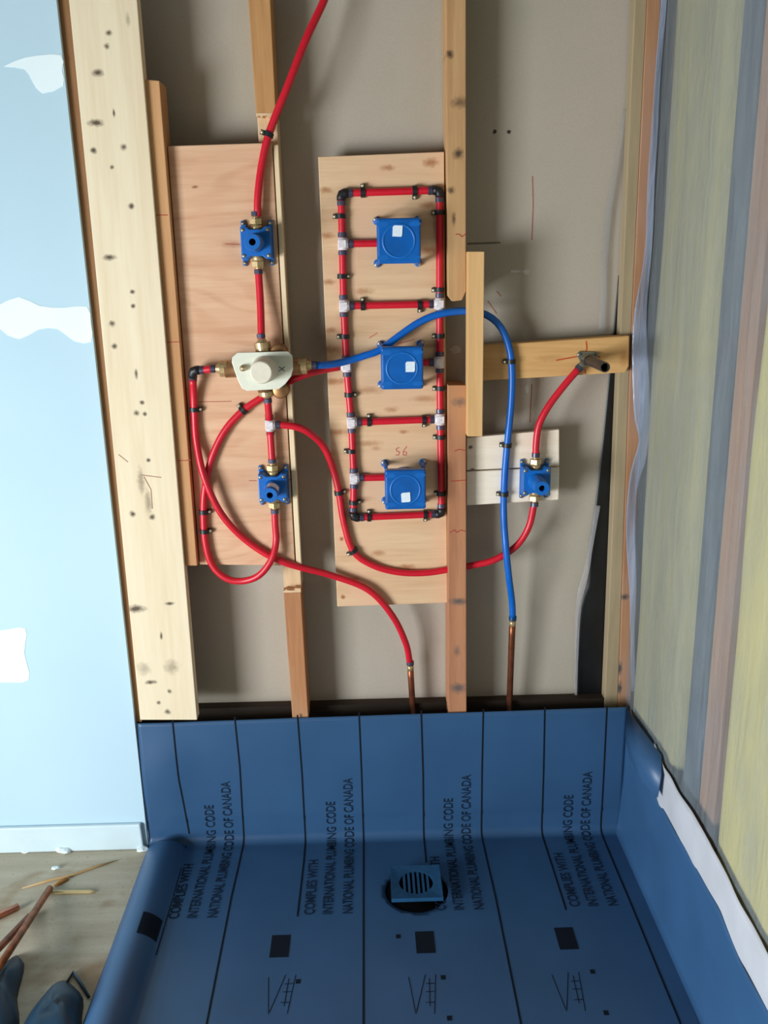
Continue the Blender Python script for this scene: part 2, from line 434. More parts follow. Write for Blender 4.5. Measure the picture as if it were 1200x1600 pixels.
# stud 3, cut through between two lengths
s3 = plank('wall_stud', [(696, -25), (728, -25), (728, 455), (722, 469), (707, 471), (700, 462)], 0.0, 0.089, (200, 160, 114), (172, 128, 86),
      'upper sawn-off stud right of the pipe loop, hanging from above', 'stud', knots=[(703, 85, 5), (720, 160, 10, 1.4, .5), (716, 240, 7), (705, 297, 5, 1, .6), (709, 342, 5, .6, .6)], stain=(196, 154, 108))
strokes('pencil_mark', [[(712, 366), (718, 366), (722, 370), (728, 365)]], 0.0, 0.002, M['pencil'], s3)
s3b = plank('wall_stud', [(700, 602), (728, 602), (729, 1125), (701, 1125)], 0.0, 0.089, (190, 134, 98), (164, 108, 78),
      'lower reddish stud below the sawn gap right of the pipe loop', 'stud', knots=[(716, 940, 8, 1.6, .8), (716, 1075, 9, 1.2, .7), (714, 1017, 6, .7, .5), (718, 628, 8, 1.3, .5)], knot_rgb=(98, 88, 84), stain=(190, 138, 96))
strokes('pencil_mark', [[(704, 752), (728, 750)], [(703, 832), (710, 828), (714, 832), (720, 828), (727, 830)], [(710, 705), (718, 702), (727, 704)]], 0.0, 0.002, M['pencil'], s3b)

# short upright, crosswise block, two pale boards
upr = plank('short_upright', [(731, 393), (757, 393), (754, 682), (730, 682)], -0.030, 0.008, (228, 184, 130), (208, 162, 106),
      'short upright batten in front of the blue pipe', 'batten', grain=0.8)
blk = plank('blocking_board', [(738, 541), (984, 524), (983, 572), (978, 582), (740, 596)], 0.030, 0.068, (222, 176, 118), (202, 152, 94),
      'horizontal blocking board holding the iron stub pipe', 'board', 'X', bevel=0.003, knots=[(975, 560, 8, .8, .35), (860, 560, 10, 2, .2)], knot_rgb=(150, 90, 36))
strokes('pencil_mark', [[(916, 533), (917, 545), (914, 553)], [(869, 563), (885, 560), (902, 557)], [(929, 556), (938, 558)], [(914, 577), (915, 584)]], 0.030, 0.003, plain('orange_pencil', (196, 70, 30), 0.8), blk)
pb1 = plank('mounting_board', [(729, 684), (874, 671), (874, 728), (729, 735)], 0.030, 0.049, (248, 234, 216), (234, 214, 190),
      'upper of two pale boards behind the right blue valve', 'board', 'X', knots=[(735, 699, 3, 1, .8), (738, 733, 2, 2)], bevel=0.002)
pb2 = plank('mounting_board', [(729, 737), (874, 730), (873, 781), (729, 790)], 0.030, 0.049, (250, 238, 222), (238, 220, 198),
      'lower of two pale boards behind the right blue valve', 'board', 'X', bevel=0.002)

# corner studs at the right
plank('corner_stud', [(993, -25), (1012, -25), (984, 560), (964, 1125), (944, 1125), (968, 560)], 0.050, 0.0865, (170, 152, 122), (150, 132, 102),
      'tan corner stud right of the black sheet', 'stud', knots=[(975, 930, 3)])
plank('corner_stud', [(1013, -25), (1034, -25), (1003, 560), (985, 1125), (965, 1125), (985, 560)], 0.046, 0.090, (182, 138, 104), (160, 112, 80),
      'orange corner stud beside the plastic-covered insulation', 'stud', stain=(178, 138, 116),
      knots=[(976, 933, 5, 1.2, .9), (968, 1045, 6, .6, .8), (968, 1075, 6, .6, .8)], knot_rgb=(62, 66, 72))

# bottom plate behind the membrane, wood darkened to stand for the shadow gap there
zt = P(600, 1104, 0.045).z
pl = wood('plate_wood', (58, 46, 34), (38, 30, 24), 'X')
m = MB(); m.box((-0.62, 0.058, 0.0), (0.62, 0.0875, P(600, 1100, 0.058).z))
tag(m.obj('bottom_block', pl, None, (0, 0.045, 0.0)), 'timber darkened for the shadow gap at the foot of the studs behind grey membrane', 'timber')

# black sheet filling the gap beside the corner stud, and the clear plastic along it
def sheet(name, left, right, ys, mat, label, cat, n=40, wav=0.002, thick=0.0006, seed=0):
    """left and right edges given down the photo; the sheet ripples about its own plane"""
    L = spline([P(u, v, ys) for u, v in left], 0.01); Rr = spline([P(u, v, ys) for u, v in right], 0.01)
    def at(c, t):
        f = t * (len(c) - 1); i = min(int(f), len(c) - 2); return c[i].lerp(c[i+1], f - i)
    m = MB(); vs = []; nx = 7
    for i in range(n + 1):
        for j in range(nx + 1):
            p = at(L, i / n).lerp(at(Rr, i / n), j / nx)
            dy = wav * noise.noise(Vector((p.x * 22, seed, p.z * 5)))
            vs.append(Vector((p.x, p.y + dy, p.z)))
    fs = [(i*(nx+1)+j, i*(nx+1)+j+1, (i+1)*(nx+1)+j+1, (i+1)*(nx+1)+j) for i in range(n) for j in range(nx)]
    m.add(vs, fs, True)
    o = m.obj(name, mat); md = o.modifiers.new('thickness', 'SOLIDIFY'); md.thickness = thick
    og = Vector((vs[-1].x, ys, vs[-1].z))
    return tag(o, label, cat)
black_surf = plain('black_sheet_surface', (14, 15, 18), 0.45, var=0.3, scale=30)
def poly_mat(name, alpha, rgb, rough=0.18):
    k = NT(name); v = k.coords((1, 1, 0.18)); nz = k.noise(v, 26, 4, 0.55, 0.8)
    tr = k.n('ShaderNodeBsdfTransparent'); mx = k.n('ShaderNodeMixShader')
    k.b.inputs['Base Color'].default_value = s2l(rgb); k.b.inputs['Roughness'].default_value = rough
    k.bump(nz, 0.5, 0.01)
    fac = k.rng(nz, 0.35, 0.8, alpha * 0.85, min(1.0, alpha * 1.35))
    k.l(fac, mx.inputs[0]); k.l(tr.outputs[0], mx.inputs[1]); k.l(k.b.outputs[0], mx.inputs[2])
    k.l(mx.outputs[0], k.out.inputs[0]); return k.m
sheet('black_sheet', [(966, 430), (954, 560), (944, 660), (935, 740), (928, 800), (920, 860), (918, 910), (906, 945), (901, 1000), (899, 1060), (900, 1125)],
      [(980, 430), (974, 560), (970, 660), (967, 740), (965, 800), (962, 860), (960, 910), (958, 945), (956, 1000), (953, 1060), (950, 1125)], 0.0895, black_surf,
      'black sheet filling the gap beside the corner stud', 'plastic sheet', seed=3)
sheet('clear_plastic_flap', [(974, 170), (960, 250), (946, 330), (940, 400), (938, 470), (936, 520)], [(978, 170), (968, 250), (957, 330), (951, 400), (948, 470), (946, 520)], 0.082,
      poly_mat('clear_poly_upper', 0.28, (165, 165, 165)), 'clear plastic fold hanging above the horizontal blocking board', 'plastic sheet', seed=7)
sheet('clear_plastic_flap', [(930, 790), (921, 850), (913, 890), (903, 925), (899, 960), (898, 1040), (898, 1110)], [(938, 790), (927, 850), (921, 890), (913, 925), (907, 960), (903, 1040), (901, 1110)], 0.080,
      poly_mat('clear_poly_lower', 0.32, (190, 186, 190)), 'clear plastic edge curling beside the black sheet', 'plastic sheet', seed=9)

# ------------------------------------------------------------------ right-hand wall: sheathing, studs, insulation, plastic
XR = 0.665
sh = plain('dark_sheathing', (70, 82, 92), 0.9, var=0.15, scale=10)
m = MB(); m.box((XR + 0.105, -3.3, -0.02), (XR + 0.125, 0.105, 2.45)); struct(m.obj('wall_right', sh), 'dark sheathing behind the insulation')
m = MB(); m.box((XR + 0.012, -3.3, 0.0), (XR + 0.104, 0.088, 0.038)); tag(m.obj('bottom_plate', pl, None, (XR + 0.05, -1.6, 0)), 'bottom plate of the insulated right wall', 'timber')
def rstud(y0, y1, lab, lt, dk):
    m = MB(); m.box((XR + 0.016, y0, 0.038), (XR + 0.1045, y1, 2.45))
    tag(m.obj('side_wall_stud', wood('side_stud_wood', lt, dk, 'Z'), None, (XR + 0.05, (y0 + y1) / 2, 0.038), bevel=0.002), lab, 'stud')
rstud(-0.470, -0.432, 'far stud of the pair under the plastic on the right wall', (184, 144, 112), (158, 118, 90))
rstud(-0.511, -0.473, 'near stud of the pair under the plastic on the right wall', (178, 138, 106), (152, 112, 84))
rstud(-0.880, -0.842, 'stud at the right edge of view under the plastic', (170, 126, 98), (140, 98, 76))
m = MB(); m.box((XR + 0.014, -0.422, 0.04), (XR + 0.040, -0.338, 2.44))  # dark strip added to stand for the shaded band between batt and studs
tag(m.obj('shade_strip', plain('shade_blue_grey', (88, 98, 108), 0.9, var=0.12, scale=12), None, (XR + 0.03, -0.38, 0.04), bevel=0.004),
    'added dark blue-grey strip standing for the shade between the stud pair and greenish insulation', 'strip')
def batt(y0, y1, lab, rgb, rgb2, seed):
    k = NT('insulation_fibre'); v = k.coords((1, 1, 0.35)); n1 = k.noise(v, 9, 4, 0.6, 0.5); n2 = k.noise(v, 120, 2)
    c = k.mix(k.rng(n1, 0.35, 0.65), s2l(rgb), s2l(rgb2)); k.l(c, k.b.inputs['Base Color'])
    k.b.inputs['Roughness'].default_value = 1.0; k.b.inputs['Specular IOR Level'].default_value = 0.05; k.bump(n2, 0.5, 0.004)
    ny, nz = 22, 70; vs = []; m = MB()
    for i in range(nz + 1):
        for j in range(ny + 1):
            t = j / ny; z = 0.04 + (2.44 - 0.04) * i / nz
            edge = math.sqrt(max(0.0, 1 - (2 * t - 1) ** 14))
            y = y0 + (y1 - y0) * t + 0.02 * noise.noise(Vector((z * 1.7, seed, t * 0.5)))
            x = XR + 0.10 - edge * (0.097 + 0.004 * noise.noise(Vector((y * 9, seed + 5, z * 3))))
            vs.append((x, y, z))
    fs = [(i*(ny+1)+j, i*(ny+1)+j+1, (i+1)*(ny+1)+j+1, (i+1)*(ny+1)+j) for i in range(nz) for j in range(ny)]
    m.add(vs, fs, True)
    o = m.obj('insulation_batt', k.m, None, (XR + 0.1, (y0 + y1) / 2, 0.04))
    md = o.modifiers.new('thickness', 'SOLIDIFY'); md.thickness = 0.003
    tag(o, lab, 'insulation', 'insulation batts on the right wall')
batt(-0.325, 0.040, 'greenish insulation batt nearest the corner studs', (180, 172, 128), (164, 160, 124), 1.0)
batt(-0.835, -0.535, 'yellow insulation batt at right edge beyond the stud pair', (210, 196, 122), (194, 182, 118), 2.0)
batt(-1.25, -0.89, 'yellow insulation batt nearest the camera on the right wall', (210, 196, 122), (194, 182, 118), 3.0)

# clear vapour sheet over the insulation
k = poly_mat('vapour_sheet_plastic', 0.36, (150, 160, 166), 0.2)
ny, nz = 90, 90; m = MB(); vs = []
for i in range(nz + 1):
    for j in range(ny + 1):
        y = 0.045 - (1.30 + 0.045) * j / ny; z = 0.24 + (2.44 - 0.24) * i / nz
        x = XR - 0.006 + 0.003 * noise.noise(Vector((y * 11, 3.3, z * 1.1))) + 0.0015 * noise.noise(Vector((y * 30 + z * 3, 8.1, z * 2.2)))
        vs.append((x, y, z))
fs = [(i*(ny+1)+j, i*(ny+1)+j+1, (i+1)*(ny+1)+j+1, (i+1)*(ny+1)+j) for i in range(nz) for j in range(ny)]
m.add(vs, fs, True)
tag(m.obj('vapour_barrier_sheet', k, None, (XR, -0.6, 0.24)), 'wrinkled clear plastic sheet covering the right wall insulation', 'plastic sheet')
# loose clear plastic bunched into the corner
sheet('clear_plastic_flap', [(1034, -20), (1024, 120), (1014, 250), (1006, 400), (990, 500), (990, 640), (1000, 690), (985, 740), (978, 820), (985, 960), (986, 1080)],
      [(1044, -20), (1034, 120), (1026, 250), (1018, 400), (1012, 500), (1014, 600), (1018, 650), (1010, 720), (996, 780), (993, 960), (992, 1080)], 0.030,
      poly_mat('clear_poly_corner', 0.5, (176, 188, 214)), 'bluish clear plastic bunched down the corner beside the orange stud', 'plastic sheet', wav=0.014, n=70, seed=12)

# ================================================================== SHOWER PAN MEMBRANE
XL, XH, XP = -0.600, -0.497, 0.636          # left edge, inner foot of the kerb, right fold
XE = 0.651                                   # the sheet runs on under the side upstand
FLZ, WY = 0.004, -0.006
def fold(s):
    """profile of the back upstand and floor: s > 0 up the wall, s < 0 out over the floor"""
    r = 0.022; q = r * math.pi / 4
    if s > q: return (WY, FLZ + r + (s - q))
    if s < -q: return (WY - r + (s + q), FLZ)
    a = (s + q) / r                          # 0..pi/2
    return (WY - r + r * math.sin(a), FLZ + r - r * math.cos(a))
def hump(x):
    t = (x - XL) / (XH - XL)
    if t <= 0 or t >= 1: return 0.0
    return 0.034 * math.sin(math.pi * min(1, max(0, t))) ** 0.7
def mem(x, s, off=0.0):
    y, z = fold(s)
    h = hump(x)
    if s < 0: z += h * min(1.0, max(0.0, (-s - 0.005) / 0.02))
    bow = 0.010 * math.exp(-((x + 0.54) / 0.07) ** 2) * math.exp(-((s - 0.22) / 0.09) ** 2)   # loose bulge at the left end
    z += 0.0015 * noise.noise(Vector((x * 6, s * 6, 1.0))) * (1 if s < -0.05 else 0)
    y += -bow - (0.003 * (0.5 + 0.5 * noise.noise(Vector((x * 5, s * 5, 4.0)))) if s > 0.06 else 0)
    aa = min(1.0, max(0.0, (s + 0.0173) / 0.0346)) * math.pi / 2; n = Vector((0, -math.sin(aa), math.cos(aa)))
    return Vector((x, y, z)) + n * off
k = NT('shower_membrane'); v = k.coords(); n1 = k.noise(v, 5, 3); n2 = k.noise(v, 700, 2)
k.l(k.mix(k.rng(n1, 0.3, 0.7), s2l((50, 86, 124)), s2l((45, 79, 115))), k.b.inputs['Base Color'])
k.b.inputs['Roughness'].default_value = 0.42; k.b.inputs['Specular IOR Level'].default_value = 0.45; k.bump(n2, 0.12, 0.0006)
MEM = k.m
pan = empty('shower_membrane', (0.0, -0.4, FLZ)); tag(pan, 'blue-grey shower pan membrane covering the floor and wall foot', 'membrane')
# drain hole
HC = PZ(651, 1392, 0.004); HR = 0.076
NXm = 130
xs = [XL + (XE - XL) * i / NXm for i in range(NXm + 1)]
ss = [0.352 - 0.0117 * i for i in range(29)] + [0.0244 - 0.004 * i for i in range(1, 14)]
while ss[-1] > -1.0: ss.append(ss[-1] - 0.0098)
bm = bmesh.new(); grid = []
for s_ in ss:
    row = []
    for x in xs:
        xx = x
        top = P(215, 1128).z; 
        p = mem(xx, s_)
        if s_ > 0.3:                       # the top edge climbs a little to the right
            p.z += ((x - XL) / (XP - XL) * 0.010 - 0.004) * (s_ - 0.3) / 0.052
        row.append(bm.verts.new(p))
    grid.append(row)
for i in range(len(ss) - 1):
    for j in range(NXm):
        cx = (xs[j] + xs[j+1]) / 2; cy = (grid[i][j].co.y + grid[i+1][j].co.y) / 2
        if ss[i] < 0 and math.hypot(cx - HC.x, cy - HC.y) < HR: continue
        f = bm.faces.new((grid[i][j], grid[i+1][j], grid[i+1][j+1], grid[i][j+1])); f.smooth = True
for vv in list(bm.verts):
    if not vv.link_faces: bm.verts.remove(vv); continue
    if vv.co.z < 0.03 and vv.is_boundary:
        dx, dy = vv.co.x - HC.x, vv.co.y - HC.y; r = math.hypot(dx, dy)
        if r < HR * 1.5: vv.co.x = HC.x + dx / r * HR; vv.co.y = HC.y + dy / r * HR
bmesh.ops.recalc_face_normals(bm, faces=bm.faces)
me = bpy.data.meshes.new('floor_and_back'); bm.to_mesh(me); bm.free(); me.materials.append(MEM)
o = bpy.data.objects.new('floor_and_back', me); COL.objects.link(o); o.parent = pan; o.location = -Vector(pan.location)
md = o.modifiers.new('thickness', 'SOLIDIFY'); md.thickness = 0.0012

# right upstand, its top edge dropping from the corner
tops = [(-0.004, 0.362), (-0.06, 0.330), (-0.113, 0.296), (-0.20, 0.276), (-0.267, 0.272), (-0.479, 0.272), (-0.651, 0.276), (-0.748, 0.250), (-0.841, 0.252), (-1.0, 0.25)]
def topz(y):
    for (a0, b0), (a1, b1) in zip(tops, tops[1:]):
        if a1 <= y <= a0: return b0 + (b1 - b0) * (y - a0) / (a1 - a0)
    return tops[-1][1]
m = MB(); vs = []; ny, nz = 70, 14
for i in range(ny + 1):
    y = -0.004 - 0.99 * i / ny; zt_ = topz(y)
    for j in range(nz + 1):
        t = j / nz; z = FLZ + (zt_ - FLZ) * t
        x = XP + 0.014 * min(1, t * 2.2) ** 0.6 - 0.006 * noise.noise(Vector((y * 7, 2.0, z * 8))) * min(1, t * 3) * min(1.0, i / 4)
        vs.append((x, y, z))
m.add(vs, [(i*(nz+1)+j, (i+1)*(nz+1)+j, (i+1)*(nz+1)+j+1, i*(nz+1)+j+1) for i in range(ny) for j in range(nz)], True)
o = m.obj('side_upstand', MEM, pan); md = o.modifiers.new('thickness', 'SOLIDIFY'); md.thickness = 0.0012
# the folded ear in the corner
ear = [PX(u, v, x) for u, v, x in ((981, 1108, 0.648), (1000, 1135, 0.650), (1034, 1180, 0.654), (1034, 1212, 0.642), (1028, 1246, 0.636), (1004, 1222, 0.618), (985, 1185, 0.622), (978, 1150, 0.632))]
cen = sum(ear, Vector()) / len(ear) + Vector((-0.016, -0.006, 0))
m = MB(); m.add([cen] + ear, [(0, i + 1, (i + 1) % 8 + 1) for i in range(8)], True)
o = m.obj('corner_fold', MEM, pan); md = o.modifiers.new('thickness', 'SOLIDIFY'); md.thickness = 0.002

# printed lines: along the sheet, up the wall
def sdist(v, u):                            # distance along the sheet of a photo point
    if v < 1309: return P(u, v, WY).z - FLZ
    return PZ(u, v, FLZ).y - WY
def ribbon(name, pts, width, off=0.0006):
    """pts: (x, s) on the unrolled sheet"""
    m = MB(); vs = []; 
    dense = []
    for (x0, s0), (x1, s1) in zip(pts, pts[1:]):
        n = max(1, int(math.hypot(x1 - x0, s1 - s0) / 0.008))
        dense += [(x0 + (x1 - x0) * i / n, s0 + (s1 - s0) * i / n) for i in range(n)]
    dense.append(pts[-1])
    for i, (x, s) in enumerate(dense):
        a = dense[max(0, i-1)]; b = dense[min(len(dense)-1, i+1)]
        dx, ds = b[0] - a[0], b[1] - a[1]; l = math.hypot(dx, ds) or 1
        nx_, ns_ = -ds / l * width / 2, dx / l * width / 2
        vs += [mem(x + nx_, s + ns_, off), mem(x - nx_, s - ns_, off)]
    m.add(vs, [(2*i, 2*i+1, 2*i+3, 2*i+2) for i in range(len(dense) - 1)], True)
    return m.obj(name, M['ink'], pan)
def px_pts(pp):
    out = []
    for u, v in pp:
        q_ = P(u, v, WY) if v < 1309 else PZ(u, v, FLZ)
        out.append((q_.x, sdist(v, u)))
    return out
LINES = [([(270, 1128), (281, 1220), (296, 1305)], None), ([(367, 1122), (375, 1200), (381, 1305), (362, 1400), (323, 1600)], 1),
         ([(465, 1119), (472, 1210), (477, 1305), (475, 1345), (465, 1430)], 1), ([(561, 1115), (565, 1210), (568, 1305), (568, 1400), (568, 1620)], 1),
         ([(658, 1112), (661, 1210), (662, 1305), (666, 1346)], 1), ([(755, 1110), (753, 1210), (752, 1304), (774, 1400), (818, 1620)], 1),
         ([(851, 1107), (849, 1210), (846, 1302), (884, 1420)], 1), ([(948, 1105), (943, 1210), (938, 1300), (980, 1398), (1072, 1620)], 1)]
for pp, _ in LINES: ribbon('printed_line', px_pts(pp), 0.0042)
ribbon('printed_line', px_pts([(292, 1322), (279, 1370), (262, 1430), (244, 1490)]), 0.0042)

# printed words, running up the sheet
def printed(text, x, s0, s1, size):
    cu = bpy.data.curves.new('lettering', 'FONT'); cu.body = text; cu.size = 1.0; cu.offset = 0.010
    to = bpy.data.objects.new('lettering', cu); COL.objects.link(to)
    dg = bpy.context.evaluated_depsgraph_get(); dg.update()
    me = bpy.data.meshes.new_from_object(to.evaluated_get(dg))
    COL.objects.unlink(to); bpy.data.objects.remove(to)
    bm = bmesh.new(); bm.from_mesh(me)
    x0 = min(v.co.x for v in bm.verts); x1 = max(v.co.x for v in bm.verts)
    hy = max(v.co.y for v in bm.verts)
    for v in bm.verts:
        s = s0 + (s1 - s0) * (v.co.x - x0) / (x1 - x0)
        v.co = mem(x - v.co.y / hy * size, s, 0.0012)
    bm.to_mesh(me); bm.free(); me.name = 'printed_lettering'
    me.materials.clear(); me.materials.append(M['lettering'])
    o = bpy.data.objects.new('printed_lettering', me); COL.objects.link(o); o.parent = pan; o.location = -Vector(pan.location)
    return o
for x in (-0.377, -0.060, 0.249, 0.566):
    printed('NATIONAL PLUMBING CODE OF CANADA', x, -0.285, 0.176, 0.024)
    printed('INTERNATIONAL PLUMBING CODE', x - 0.047, -0.285, 0.108, 0.024)
    printed('COMPLIES WITH', x - 0.090, -0.285, -0.085, 0.024)

# dark printed squares and the faint line emblem below them
def square(u, v, hx, hs):
    c = PZ(u, v, FLZ); m = MB(); vs = []
    for a in range(7):
        for b in range(7):
            vs.append(mem(c.x - hx + 2 * hx * a / 6, c.y - WY - hs + 2 * hs * b / 6, 0.0007))
    m.add(vs, [(a*7+b, a*7+b+1, (a+1)*7+b+1, (a+1)*7+b) for a in range(6) for b in range(6)], True)
    m.obj('printed_square', M['ink'], pan)
for u, v in ((438, 1476), (664, 1470), (884, 1464), (236, 1457)): square(u, v, 0.021, 0.034)
for u, v in ((440, 1552), (664, 1552), (893, 1548)):
    c = PZ(u, v, FLZ); sx, s0 = c.x, c.y - WY
    for ln in ([(-.032, .05), (-.022, -.05), (.004, .055)], [(.026, .055), (.016, -.05)], [(.004, .03), (.022, .03)], [(.002, .008), (.02, .008)], [(0.0, -.02), (.018, -.02)], [(.012, .045), (.008, -.03)]):
        ribbon('printed_emblem_line', [(sx + a, s0 + b) for a, b in ln], 0.0016)
for u, v in ((622, 1461), (692, 1525), (702, 1588), (925, 1516), (946, 1580), (466, 1531)):
    c = PZ(u, v, FLZ); ribbon('printed_dot', [(c.x, c.y - WY - 0.006), (c.x, c.y - WY + 0.006)], 0.010)

# white strip of folded sheet along the right upstand
m = MB(); vs = []; n = 60
for i in range(n + 1):
    y = -0.22 - 0.78 * i / n; z0 = topz(y) - 0.02
    z1 = (0.368 if y > -0.57 else 0.368 - (-0.57 - y) * 0.10) + 0.012 * noise.noise(Vector((y * 9, 5.0, 0)))
    if y > -0.30: z1 += (y + 0.30) * 0.2
    for j in range(7):
        t = j / 6; z = z0 + (z1 - z0) * t
        vs.append((XR - 0.0125 - 0.002 * math.sin(t * math.pi) + 0.002 * noise.noise(Vector((y * 16, 1.0, z * 14))), y, z))
m.add(vs, [(i*7+j, (i+1)*7+j, (i+1)*7+j+1, i*7+j+1) for i in range(n) for j in range(6)], True)
o = m.obj('sheet_hem', plain('white_hem_plastic', (186, 188, 194), 0.5, var=0.06, scale=9), None, (XR - 0.02, -0.6, 0.25))
md = o.modifiers.new('thickness', 'SOLIDIFY'); md.thickness = 0.0015
tag(o, 'white folded strip along top edge of the right membrane upstand', 'plastic strip')

# drain
dc = PZ(650, 1377, 0.030)
dr = empty('floor_drain', (HC.x, HC.y, 0.0)); tag(dr, 'square blue-grey floor drain over a dark round hole', 'drain')
m = MB(); m.lathe([(0.0, HR * 1.2), (0.0022, HR * 1.2), (0.0022, 0.045), (0.012, 0.040), (0.012, 0.0)], (HC.x, HC.y, 0.0), (0, 0, 1), 32)
m.obj('flange', M['void'], dr)
dmat = plain('drain_plastic', (30, 78, 116), 0.45, var=0.1)
m = MB(); hx, hy = 0.061, 0.060
outer = [(-hx, -hy), (hx, -hy), (hx, hy), (-hx, hy)]
N = 32; ring = [(math.cos(2*math.pi*i/N + math.pi*1.25) * 0.041, math.sin(2*math.pi*i/N + math.pi*1.25) * 0.041) for i in range(N)]
def sq(a):
    c_, s_ = math.cos(a), math.sin(a); f_ = 1 / max(abs(c_), abs(s_)); return (c_ * f_ * hx, s_ * f_ * hy)
sqr = [sq(2*math.pi*i/N + math.pi*1.25) for i in range(N)]
vs = []
for zz in (0.030, 0.020):
    vs += [(dc.x + a, dc.y + b, zz) for a, b in sqr] + [(dc.x + a, dc.y + b, zz - (0.003 if zz > 0.025 else 0)) for a, b in ring]
fs = []
for i in range(N):
    j = (i + 1) % N
    fs += [(i, j, N + j, N + i), (2*N + j, 2*N + i, 3*N + i, 3*N + j), (i, 2*N + i, 2*N + j, j), (N + i, N + j, 3*N + j, 3*N + i)]
m.add(vs, fs); m.obj('square_frame', dmat, dr)
for i in range(6):                           # bars of the round grate
    xx = -0.034 + 0.068 * (i + 0.5) / 6; hh = math.sqrt(0.041 ** 2 - xx ** 2)
    m = MB(); m.box((dc.x + xx - 0.003, dc.y - hh, 0.020), (dc.x + xx + 0.003, dc.y + hh, 0.0265)); m.obj('grate_bar', dmat, dr)
m = MB(); m.lathe([(0.010, 0.044), (0.021, 0.044), (0.021, 0.040), (0.012, 0.040), (0.012, 0.0)], (dc.x, dc.y, 0.0), (0, 0, 1), 32); m.obj('throat', M['void'], dr)

# ================================================================== PLUMBING
PR = 0.0083                                  # half-inch tube
CY = CP - PR - 0.0005                        # tube axis when clamped to the centre plywood
LY = LP - PR - 0.0005                        # ... to the left plywood

# ---- clamps: band round the tube, tab and screw; pipe along local z, screw on local +x, board on +y
def clamp_proto():
    m = MB(); n = 14; w_ = 0.0050; r0, r1 = PR + 0.0003, PR + 0.0027; vs = []
    prof = []
    for i in range(n + 1):
        a = math.pi + math.pi * i / n        # around the front of the tube
        prof.append((math.cos(a), math.sin(a)))
    pts = [(-1.0, 0.8)] + prof + [(1.0, 0.8)]
    for (a, b) in pts:
        for r in (r0, r1):
            for z in (-w_, w_): vs.append((a * r, b * r, z))
    fs = []
    for i in range(len(pts) - 1):
        o = i * 4
        fs += [(o+2, o+3, o+7, o+6), (o+1, o, o+4, o+5), (o, o+2, o+6, o+4), (o+3, o+1, o+5, o+7)]
    fs += [(0, 1, 3, 2), tuple(len(vs) - 4 + i for i in (0, 2, 3, 1))]
    m.add(vs, fs)
    m.box((PR - 0.001, 0.0025, -w_), (PR + 0.0095, PR + 0.0003, w_))
    band = m.obj('pipe_clamp', M['black_plastic'])
    m = MB(); m.lathe([(0.0, 0.0022), (0.003, 0.0022), (0.003, 0.0042), (0.005, 0.0030), (0.0055, 0.0)], (PR + 0.0055, 0.0030, 0), (0, -1, 0.15), 10)
    m.obj('screw', M['zinc'], band)
    return band
CL = clamp_proto(); CL_used = [False]
def clamp(u, v, y, ang, label):
    """ang: direction of the screw seen from the front, degrees, 0 = right, 90 = up"""
    o = CL if not CL_used[0] else copy_tree(CL); CL_used[0] = True
    o.location = P(u, v, y); o.rotation_euler = (0, -math.radians(ang), 0)
    tag(o, label, 'pipe clamp', 'black pipe clamps')

# ---- tubes
def tube(name, pts, mat, label, cat='pipe', group=None, r=PR, hollow=False):
    path = spline(pts); m = MB(); m.tube(path, r, 14)
    og = path[-1] if path[-1].z < path[0].z else path[0]
    return tag(m.obj(name, mat, None, tuple(og)), label, cat, group)
def run(seq): return [P(u, v, y) for u, v, y in seq]
def ring_on(parent, p, d, mat=None, name='crimp_ring', l=0.0095, r=PR + 0.0014):
    d = Vector(d).normalized(); p = Vector(p)
    m = MB(); m.lathe([(-l/2, PR * 0.9), (-l/2, r), (l/2, r), (l/2, PR * 0.9)], p, d, 14, False)
    return m.obj(name, mat or M['crimp'], parent)

# ---- fittings of the loop
NODE = {'TL': (533, 302), 'TR': (687, 297), 'BL': (552, 809), 'BR': (690, 803),
        'L1': (535, 381), 'L2': (537, 478), 'L3': (541.5, 572), 'L4': (549, 660), 'L5': (553, 747),
        'R2': (687, 475), 'R3': (687, 566), 'R4': (688, 655)}
NP = {k_: P(u, v, CY) for k_, (u, v) in NODE.items()}
def tee(k_, a, b, br, label, white=True):
    """a, b: points of the straight run; br: direction of the branch"""
    c = NP[k_] if isinstance(k_, str) else Vector(k_)
    d = (Vector(b) - Vector(a)).normalized(); e = Vector(br).normalized()
    t = empty('tee_fitting', c); tag(t, label, 'tee fitting', 'white tee fittings')
    m = MB(); m.tube([c - d * 0.0135, c + d * 0.0135], 0.0108, 14); m.tube([c, c + e * 0.0135], 0.0108, 14)
    m.box((c.x - 0.008, c.y - 0.0118, c.z - 0.008), (c.x + 0.008, c.y, c.z + 0.008))
    m.obj('body', M['white_plastic'], t)
    for q_ in (d, -d, e): ring_on(t, c + q_ * 0.0195, q_)
    return t
def elbow(c, a, b, label, group='black elbow fittings'):
    c = Vector(c); d = (Vector(a) - c).normalized(); e = (Vector(b) - c).normalized()
    t = empty('elbow_fitting', c); tag(t, label, 'elbow fitting', group)
    m = MB(); m.tube([c + d * 0.015, c + d * 0.008, c + d * 0.002 + e * 0.002, c + e * 0.008, c + e * 0.015], 0.0105, 14)
    m.obj('body', M['black_plastic'], t)
    for q_ in (d, e): ring_on(t, c + q_ * 0.021, q_)
    return t
def seg(a, b, label, ea=0.014, eb=0.014):
    A = NP[a] if isinstance(a, str) else Vector(a); B = NP[b] if isinstance(b, str) else Vector(b)
    d = (B - A).normalized()
    tube('red_pipe', [A + d * ea, B - d * eb], M['pex_red'], label, group='short red pipes of the loop')
elbow(NP['TL'], NP['L1'], NP['TR'], 'black elbow at upper left corner of the red loop')
elbow(NP['TR'], NP['R2'], NP['TL'], 'black elbow at upper right corner of the red loop')
elbow(NP['BL'], NP['L5'], NP['BR'], 'black elbow at lower left corner of the red loop')
